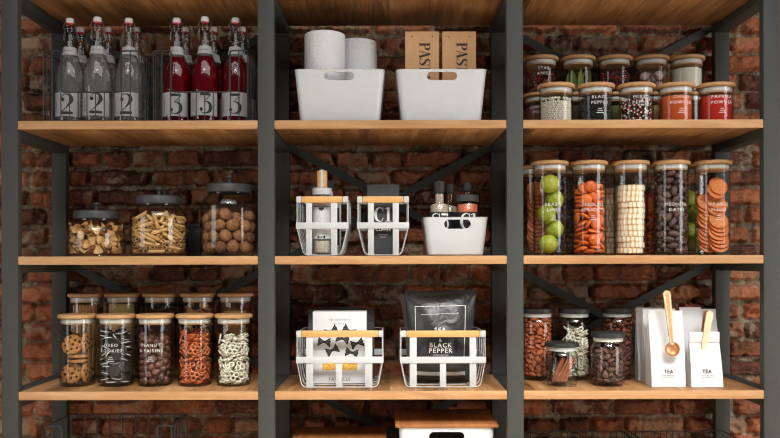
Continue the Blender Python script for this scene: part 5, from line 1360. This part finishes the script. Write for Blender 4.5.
# ================================================================== centre bay, lower shelf: pasta box and foil bags
y = .125; x0, x1 = 313.0, 366.6; base = at((x0 + x1) / 2, y - .012, S3) + Vector((0, 0, .0058))
base.y = y; W = SZ(x1 - x0, y - .012); yf0 = -.0125
t_ = thing('pasta_box', 'white pasta box with dark bow ties in large bar basket', 'box', base)
H = PZ(311.7, y - .012, 340) - base.z
g = G(); g.box((0, .02, H / 2), (W, .065, H), .0012); bo = g.build('carton', 'white_paper', t_)
yy = .02 - .0325
def bx_(px): return PX(px, y - .012, 345) - base.x
def bz_(py): return PZ(py, y - .012, 340) - base.z
letters([on_plane(text_geo('THE GEOMETRY', .0056, 1.3), 0, yy, bz_(320.6)), on_plane(text_geo('OF PASTA', .0056, 1.3), 0, yy, bz_(324.6))], 'grey_ink', bo)
def bow(px, py, ang, w=.0415):
    P = [(-.48, .33), (-.08, .085), (.08, .085), (.48, .33), (.45, .16), (.5, .05), (.46, -.06), (.5, -.18), (.46, -.33), (.08, -.085), (-.08, -.085), (-.46, -.33), (-.5, -.18), (-.46, -.06), (-.5, .05), (-.45, .16)]
    c, s = math.cos(ang), math.sin(ang); P = [(x * w, z * w * 1.15) for x, z in P]
    L = [((x * c - z * s), (x * s + z * c)) for x, z in P]
    fs = [(0, 1, 10, 11, 12, 13, 14, 15), (1, 2, 9, 10), (2, 3, 4, 5, 6, 7, 8, 9)]
    rows = [on_plane((L, fs), bx_(px), yy, bz_(py))]; hi = []
    for sx in (-1, 1):
        for q in (-.16, 0, .16):
            a, b = (sx * .13 * w, q * .3 * w), (sx * .42 * w, q * w * 1.1)
            st, ft = stroke([(a[0] * 1, a[1], .02), (b[0], b[1], .02)], 1)
            st, ft = [(a[0], a[1] - .0004), (a[0], a[1] + .0004), (b[0], b[1] + .0006), (b[0], b[1] - .0006)], [(0, 1, 2, 3)]
            st = [((x * c - z * s), (x * s + z * c)) for x, z in st]
            hi.append(on_plane((st, ft), bx_(px), yy, bz_(py), 0, None, .0007))
    return rows, hi
dk, hi = [], []
for a in ((324.3, 341.8, -.1), (332.4, 350.2, .45), (342.8, 338.6, -.25), (357.2, 343.4, .3), (351.8, 352.6, -.2), (331.5, 331.0, .45), (349.0, 330.6, -.5)):
    r_, h_ = bow(*a); dk += r_; hi += h_
letters(dk, 'ink', bo, 'bow_tie_print'); letters(hi, 'grey_ink', bo, 'bow_tie_lines')
plain('window_pasta', (214, 164, 74), .5, .5, 220, .6)
g = G(); g.add([(bx_(322.6), yy - .0004, bz_(370.2)), (bx_(357.4), yy - .0004, bz_(370.2)), (bx_(357.4), yy - .0004, bz_(363.2)), (bx_(322.6), yy - .0004, bz_(363.2))], [(0, 1, 2, 3)]); g.build('carton_window', 'window_pasta', bo, smooth=False)
letters([on_plane(text_geo('FARFALLE', .0098, 1.15), 0, yy, bz_(380.6))], 'ink', bo)
# bag of something dark and shiny behind the box
t = NT('foil'); v = t.coord(); nz = t.noise(v, 18, 3, .5, .8); n2 = t.noise(v, 60, 2)
t.done(t.bsdf(lin((52, 53, 53)), .36, 0, t.bump(nz, .55, .012), .5))
plain('foil_grey', (128, 126, 122), .4, .08, 30, .3)
def pouch(W, H, D, seed, top=.05, flare=1.0, waist=.95):
    rr = random.Random(seed); n, m = 26, 34; g = G(); ph = [rr.uniform(0, 6) for _ in range(6)]
    def dep(u, s):
        e = max(0, 1 - abs(u) ** 2.6); v = max(0, math.sin(PI * min(1, max(0, (s - .02) / (1 - top - .02))) ** .8)) ** .55
        return D / 2 * e * v + .0007 + e * v * .0022 * (math.sin(7 * u + 11 * s + ph[0]) + math.sin(13 * s - 5 * u + ph[1]))
    def wid(s): return W / 2 * (waist + (flare - waist) * s ** 2 + .006 * math.sin(9 * s + ph[2]))
    F = []; B = []
    for j in range(m + 1):
        s = j / m; w = wid(s)
        F.append([(w * (2 * i / n - 1), -dep(2 * i / n - 1, s), s * H + .004 * math.sin(3 * (2 * i / n - 1) + ph[3]) * s * s) for i in range(n + 1)])
        B.append([(w * (2 * i / n - 1), dep(2 * i / n - 1, s), s * H + .004 * math.sin(3 * (2 * i / n - 1) + ph[3]) * s * s) for i in range(n, -1, -1)])
    g.loft([f + b for f, b in zip(F, B)])
    yf = lambda x, z: -dep(max(-1, min(1, x / wid(max(0, min(1, z / H))))), max(0, min(1, z / H)))
    return g, yf
base = at(341.5, .215, S3) + Vector((0, 0, .0058)); t_ = thing('foil_pouch', 'dark shiny pouch standing behind the white pasta box', 'bag', base)
g, _ = pouch(SZ(66, .215), PZ(308.2, .215, 340) - base.z, .05, 4, .06, 1, 1.0); g.build('film', 'foil', t_)
# black foil bag
y = .148; base = at(440.8, y, S3) + Vector((0, 0, .0058)); Hb = PZ(290.3, y, 440) - base.z; Wb = SZ(72, y)
t_ = thing('crisp_bag', 'black foil bag with white frame print in large bar basket', 'bag', base)
g, yf = pouch(Wb, Hb, .105, 9, .05, 1.0, .86); bo = g.build('film', 'foil', t_, angle=70)
def frame_geo(pts, w):
    out = []
    for (a, b) in zip(pts, pts[1:]):
        dx, dz = b[0] - a[0], b[1] - a[1]; L = math.hypot(dx, dz); nx, nz = -dz / L * w / 2, dx / L * w / 2
        n = max(1, int(L / .006))
        vs = []
        for k in range(n + 1):
            q = (a[0] + dx * k / n, a[1] + dz * k / n); vs += [(q[0] + nx, q[1] + nz), (q[0] - nx, q[1] - nz)]
        out.append((vs, [(2 * k, 2 * k + 1, 2 * k + 3, 2 * k + 2) for k in range(n)]))
    return join2(out)
fx = lambda p: PX(p, y - .05, 330) - base.x
fz = lambda p: PZ(p, y - .05, 440) - base.z
L_ = [on_plane(frame_geo([(fx(416.5), fz(362)), (fx(415.5), fz(307)), (fx(466.5), fz(306)), (fx(464.5), fz(362))], .0022), 0, 0, 0, 0, yf, .0009),
      on_plane(frame_geo([(fx(421.5), fz(315)), (fx(459.5), fz(313.4))], .0012), 0, 0, 0, 0, yf, .0009),
      on_plane(sub_geo(text_geo('SEA', SZ(4.6, y - .05), 1.15, .008), .007), fx(440.3), 0, fz(332.2), 0, yf, .0009), on_plane(sub_geo(text_geo('&', SZ(3.4, y - .05)), .007), fx(440.3), 0, fz(341.5), 0, yf, .0009),
      on_plane(sub_geo(text_geo('BLACK', SZ(4.5, y - .05), 1.2, .01), .007), fx(440.6), 0, fz(347.2), 0, yf, .0009), on_plane(sub_geo(text_geo('PEPPER', SZ(4.5, y - .05), 1.2, .01), .007), fx(440.6), 0, fz(352.8), 0, yf, .0009),
      on_plane(sub_geo(rect(-.024, 0, .024, .0016), .007), fx(440.6), 0, fz(355.2), 0, yf, .0009)]
letters(L_, 'white_ink', bo)
letters([on_plane(sub_geo(rect(fx(416), fz(376.5), fx(466), fz(372.5)), .007), 0, 0, 0, 0, yf, .0009)], 'seal', bo, 'printed_stripe')
base = at(435.2, .246, S3) + Vector((0, 0, .0058)); t_ = thing('foil_pouch', 'grey pouch peeping out behind the black foil bag', 'bag', base)
g, _ = pouch(SZ(71, .246), PZ(294.8, .246, 430) - base.z, .026, 14, .06, 1, .78); g.build('film', 'foil_grey', t_)

# ================================================================== right bay, lower shelf
def black_lid_jar(px, y, label, plid0, plid1, R=.0505, Rl=.0530):
    base = at(px, y, S3); t = thing('storage_jar', label, 'jar', base)
    z = lambda p: PZ(p, y - Rl, px) - base.z
    z0, z1 = z(plid1), PZ(plid0, y + Rl * .9, px) - base.z; w = .0026; N = Rl - .011; sh = z0 - .016
    out = [(0, .0), (R - .009, 0), (R - .006, .0025), (R - .0052, .0075), (R - .0008, .011), (R, .016), (R, sh - .016), (R - .003, sh - .006), (N + .002, sh), (N, sh + .003), (N, z0 - .0008)]
    inn = [(N - w, z0 - .0008), (N - w, sh + .002), (R - .006, sh - .0085), (R - w, sh - .017), (R - w, .018), (R - .005, .0135), (R - .012, .0125), (0, .012)]
    g = G(); g.lathe(out + inn, 56); g.build('glass_body', 'glass', t)
    g = G(); g.lathe([(0, z0), (Rl - .001, z0), (Rl, z0 + .001), (Rl, z1 - .0022), (Rl - .002, z1), (0, z1)], 56); l = g.build('lid', 'black_lid', t)
    g = G(); g.lathe([(N + .0006, z0 - .0128), (N + .0034, z0 - .0122), (N + .0034, z0 - .0012), (N + .0006, z0 - .0004)], 48, closed=True); g.build('seal', 'seal', l)
    return base + Vector((0, 0, .0125))
b = black_lid_jar(537.6, .236, 'tall black-lidded jar of whole almonds', 307, 314)
heap('almond', ALMOND, 'almond', b, 'whole brown almond in the tall black-lidded jar', 'almond', 'almonds in the jar')
b = black_lid_jar(574.5, .236, 'tall black-lidded jar of white pretzels', 307, 314)
heap('pretzel', PRETZW, 'white_pretzel', b, 'white pretzel in the tall black-lidded jar', 'pretzel', 'white pretzels with black lid', k=.955, spin=.9)
b = black_lid_jar(617.3, .236, 'tall black-lidded jar of dark brown nuts', 306.8, 313.8)
heap('almond', DNUT, 'shelled_nut', b, 'dark brown nut in the tall black-lidded jar', 'nut', 'dark nuts in the jar', spin=.3)
b = black_lid_jar(562.0, .108, 'short black-lidded jar of cinnamon sticks', 340.6, 348)
g = G(); pts = []
for s in (1, -1):
    g.tube([(s * .0028, 0, 0), (s * .0030, .0006 * s, .035), (s * .0028, 0, .078)], .0038, 8)
STK2 = g.mesh('cinnamon_stick', 'cinnamon_bark')
for k, (x, yy2, lean, tw) in enumerate(((-.030, -.016, .42, .1), (-.020, -.022, .50, .2), (-.008, -.024, .46, 0), (.004, -.024, .36, .3), (-.026, .0, .36, .5), (-.012, .004, .46, .1), (-.024, .016, .5, .3))):
    inst(STK2, 'cinnamon_stick', b + Vector((x, yy2, .0030)), Quaternion((0, 1, 0), lean) @ Quaternion((0, 0, 1), tw), 'cinnamon stick leaning in the short black-lidded jar', 'cinnamon stick', 'cinnamon sticks')
b = black_lid_jar(608.2, .108, 'short black-lidded jar of dark cocoa beans', 330.8, 338.5)
heap('almond', COCOA, 'cocoa_bean', b, 'dark cocoa bean in the short black-lidded jar', 'cocoa bean', 'cocoa beans', .100, spin=-.4)

# tea bags
def tea(px0, px1, pt0, pt1, ptop, yfront, label, D=.055, seed=1, text=True, flat=.1):
    """white paper bag given by its front face columns at the base and at the top"""
    xa, xb = PX(px0, yfront, 380), PX(px1, yfront, 380); base = Vector(((xa + xb) / 2, yfront + D / 2, S3 + .0006))
    t = thing('tea_bag', label, 'bag', base); H = PZ(ptop, yfront + D * .35, px0) - S3
    Wt = SZ(pt1 - pt0, yfront + D / 2)
    bo = bag_mesh(xb - xa, D, H, Wt, flat, seed, .0009).build('paper_body', 'white_paper', t, angle=25)
    yf = bag_front(H, D, flat)
    if text:
        c = (px0 + px1) / 2 + .6
        zz = PZ(373.2, yfront, px0) - base.z
        letters([on_plane(sub_geo(text_geo('TEA', .0108, 1.08, .012), .006), 0, 0, zz, 0, yf)], 'ink', bo)
        letters([on_plane(rect(-.018, 0, .018, .0010), 0, 0, zz - .0075, 0, yf), on_plane(rect(-.021, 0, .021, .0010), 0, 0, zz - .0125, 0, yf)], 'grey_ink', bo)
    return t, base, H, yf
_, B1, H1, yf1 = tea(651.7, 685.6, 651.0, 685.2, 311.0, .070, 'front white tea bag with the round scoop clipped to it', .058, 2)
tea(645.2, 676, 644, 676, 309.0, .142, 'white paper bag second in the row behind the scoop bag', .034, 3, False)
tea(638.4, 668, 637, 668, 307.8, .205, 'white paper bag at the back of the row beside the jars', .034, 4, False)
tea(679.2, 697.8 + 9, 676, 697.6, 307.6, .150, 'white paper bag between the scoop bag and the small tea bag', .045, 5, False)
tea(690, 722, 684, 708.5, 309.2, .235, 'white paper bag rearmost, nearest the rear post', .045, 6, False)
# small tea bag, its top folded over
y = .062; D = .05
xa, xb = PX(691.3, y, 385), PX(723.2, y, 385); base = Vector(((xa + xb) / 2, y + D / 2, S3 + .0006)); H = PZ(333, y, 705) - S3
t_ = thing('tea_bag', 'small white tea bag with folded top and wooden peg', 'bag', base)
bo = bag_mesh(xb - xa, D, H, SZ(30, y), .16, 8, .0012).build('paper_body', 'white_paper', t_, angle=25)
g = G(); g.box((0, -.0042, H - .0155), (SZ(30.6, y), .0035, .033), .0012); g.build('folded_top', 'white_paper', t_)
yfs = bag_front(H, D, .16); zz = PZ(373.2, y, 700) - base.z
letters([on_plane(sub_geo(text_geo('TEA', .0108, 1.08, .012), .006), 0, 0, zz, 0, yfs)], 'ink', bo)
letters([on_plane(rect(-.018, 0, .018, .0010), 0, 0, zz - .0075, 0, yfs), on_plane(rect(-.021, 0, .021, .0010), 0, 0, zz - .0125, 0, yfs)], 'grey_ink', bo)
SB, SH = base, H
# wooden peg: two long arms gripping the folded top
plain('copper', (206, 150, 102), .35, .08, 60, 0, .55); plain('copper_dark', (176, 112, 64), .4, .1, 60, 0, .5); plain('peg_back', (150, 92, 56), .5, .1)
yp = y + .006
P0 = Vector((PX(711.8, yp, 312), 0, PZ(311, yp, 712))); P1 = Vector((PX(704.6, yp, 349), 0, PZ(350, yp, 705)))
t_ = thing('wooden_peg', 'pale wooden peg clipped to the small tea bag', 'peg', (P1.x, yp, P1.z))
L = (P0 - P1).length; a = math.atan2(P0.x - P1.x, P0.z - P1.z)
def arm(yo, w0, w1, th, tilt):
    g = G(); out = []
    n = 10
    for k in range(n + 1):
        q = PI * k / n; out.append((w1 * math.cos(q), L - w1 + w1 * math.sin(q)))
    out += [(-w0, .002), (-w0 * .6, 0), (w0 * .6, 0), (w0, .002)]
    M = Matrix.Rotation(a, 4, 'Y') @ Matrix.Translation((0, yo, 0)) @ Matrix.Rotation(tilt, 4, 'X')
    g.prism(out, -th / 2, th / 2, M); return g
arm(.0105 - .0005, .0074, .0112, .0045, .0).build('front_arm', 'pale_wood', t_, smooth=True, angle=30)
arm(.0285, .0074, .0112, .0045, .0).build('rear_arm', 'peg_back', t_, smooth=True, angle=30)
g = G(); M = Matrix.Rotation(a, 4, 'Y')
g.tube([M @ Vector((0, .010 + .0190 * k / 8, L * .55 + .004 * math.sin(k * 1.5))) for k in range(9)], .0022, 6); g.build('spring', 'bail_wire', t_)
# coffee scoop clip
yp = .048
P0 = Vector((PX(666.4, yp, 292), 0, PZ(290.5, yp, 666))); P1 = Vector((PX(672.6, yp, 349), 0, PZ(349, yp, 672)))
t_ = thing('scoop_clip', 'wooden-handled copper scoop clipped over the front tea bag', 'scoop', (P1.x, yp, P1.z))
L = (P0 - P1).length; a = math.atan2(P0.x - P1.x, P0.z - P1.z); M = Matrix.Rotation(a, 4, 'Y')
g = G(); n = 10; w0, w1 = .0056, .0112; out = [(w1 * math.cos(PI * k / n), L - w1 + w1 * math.sin(PI * k / n)) for k in range(n + 1)] + [(-w0, .014), (w0, .014)]
g.prism(out, -.004, .003, M)
g.build('handle', 'pale_wood', t_, angle=30)
g = G(); w2 = .6; out = [(w1 * .42 * math.cos(PI * k / n), L - .006 - w1 * .42 + w1 * .42 * math.sin(PI * k / n)) for k in range(n + 1)] + [(-w0 * .45, .020), (w0 * .45, .020)]
g.prism(out, -.0052, -.0040, M); g.build('handle_inlay', 'bamboo', t_, angle=30)
g = G(); R = .0222
g.lathe([(R, .0), (R, -.003), (R - .0006, -.004), (R - .0026, -.004), (R - .0034, -.002), (R - .006, .004), (.008, .0075), (0, .008), (0, .0105), (.010, .010), (R - .003, .006)], 36, Matrix.Rotation(PI / 2, 4, 'X') @ Matrix.Rotation(PI, 4, 'X'))
sc_ = g.build('scoop_bowl', 'copper', t_)
sc_.rotation_euler = (0, 0, 0)
g = G(); g.box((0, .004, L - .012), (.020, .010, .012), .002, M); g.box((0, .0075, L * .6), (.012, .003, L * .75), .001, M); g.build('spring_arm', 'copper_dark', t_)

# ================================================================== lowest shelf: lidded boxes
def lidded(px0, px1, pt, yf_, yb_, label, slot, z_top=None):
    xa, xb = PX(px0, yf_, pt), PX(px1, yf_, pt); zt = z_top if z_top else PZ(pt, yf_, 447)
    D = yb_ - yf_; base = Vector(((xa + xb) / 2, yf_ + .008, S4 + .0006)); t = thing('lidded_box', label, 'box', base)
    W = xb - xa; H = zt - S4 - .013
    bin_body(t, W - .024, W - .05, D - .016, (D - .016) * .9, H, slot(H) if slot else None)
    g = G(); g.box((0, (D - .016) / 2, H + .0010 + .0055), (W, D, .011), .003); g.build('wooden_lid', 'bamboo_dark', t)
lidded(395.2, 498.8, 424.2, .036, .285, 'white box with wooden lid on the lowest shelf, the higher lid of two', lambda H: (0, H - .028, .108, .030))
lidded(288.5, 386.5, 438, .036, .285, 'box with wooden lid on the lowest shelf, the lower lid of two', lambda H: (0, H - .028, .10, .030), ZC - 185 * U)

# ------------------------------------------------------------------ repeats carry a group phrase
GROUPS = {'wire_basket': 'dark wire baskets', 'bar_basket': 'white bar baskets', 'storage_bin': 'white plastic bins', 'paper_roll': 'paper rolls in the bin',
          'pasta_bag': 'brown pasta bags', 'tea_bag': 'white paper tea bags', 'spice_grinder': 'spice grinders in the bin', 'foil_pouch': 'pouches in the baskets',
          'lidded_box': 'boxes with wooden lids', 'storage_jar': 'jars with dark lids', 'chocolate_chip_cookie': 'chocolate chip cookies', 'swing_top_bottle': 'swing-top bottles'}
bpy.context.view_layer.update()
for o in list(COL.objects):
    if o.parent is not None or 'category' not in o or 'group' in o: continue
    n = o.name.split('.')[0]
    if n == 'glass_canister':
        z = o.location.z
        o['group'] = 'small spice jars on the top shelf' if z > S1 - .01 else 'tall canisters on the middle shelf' if z > S2 - .01 else 'canisters on the lower shelf'
    elif n in GROUPS: o['group'] = GROUPS[n]
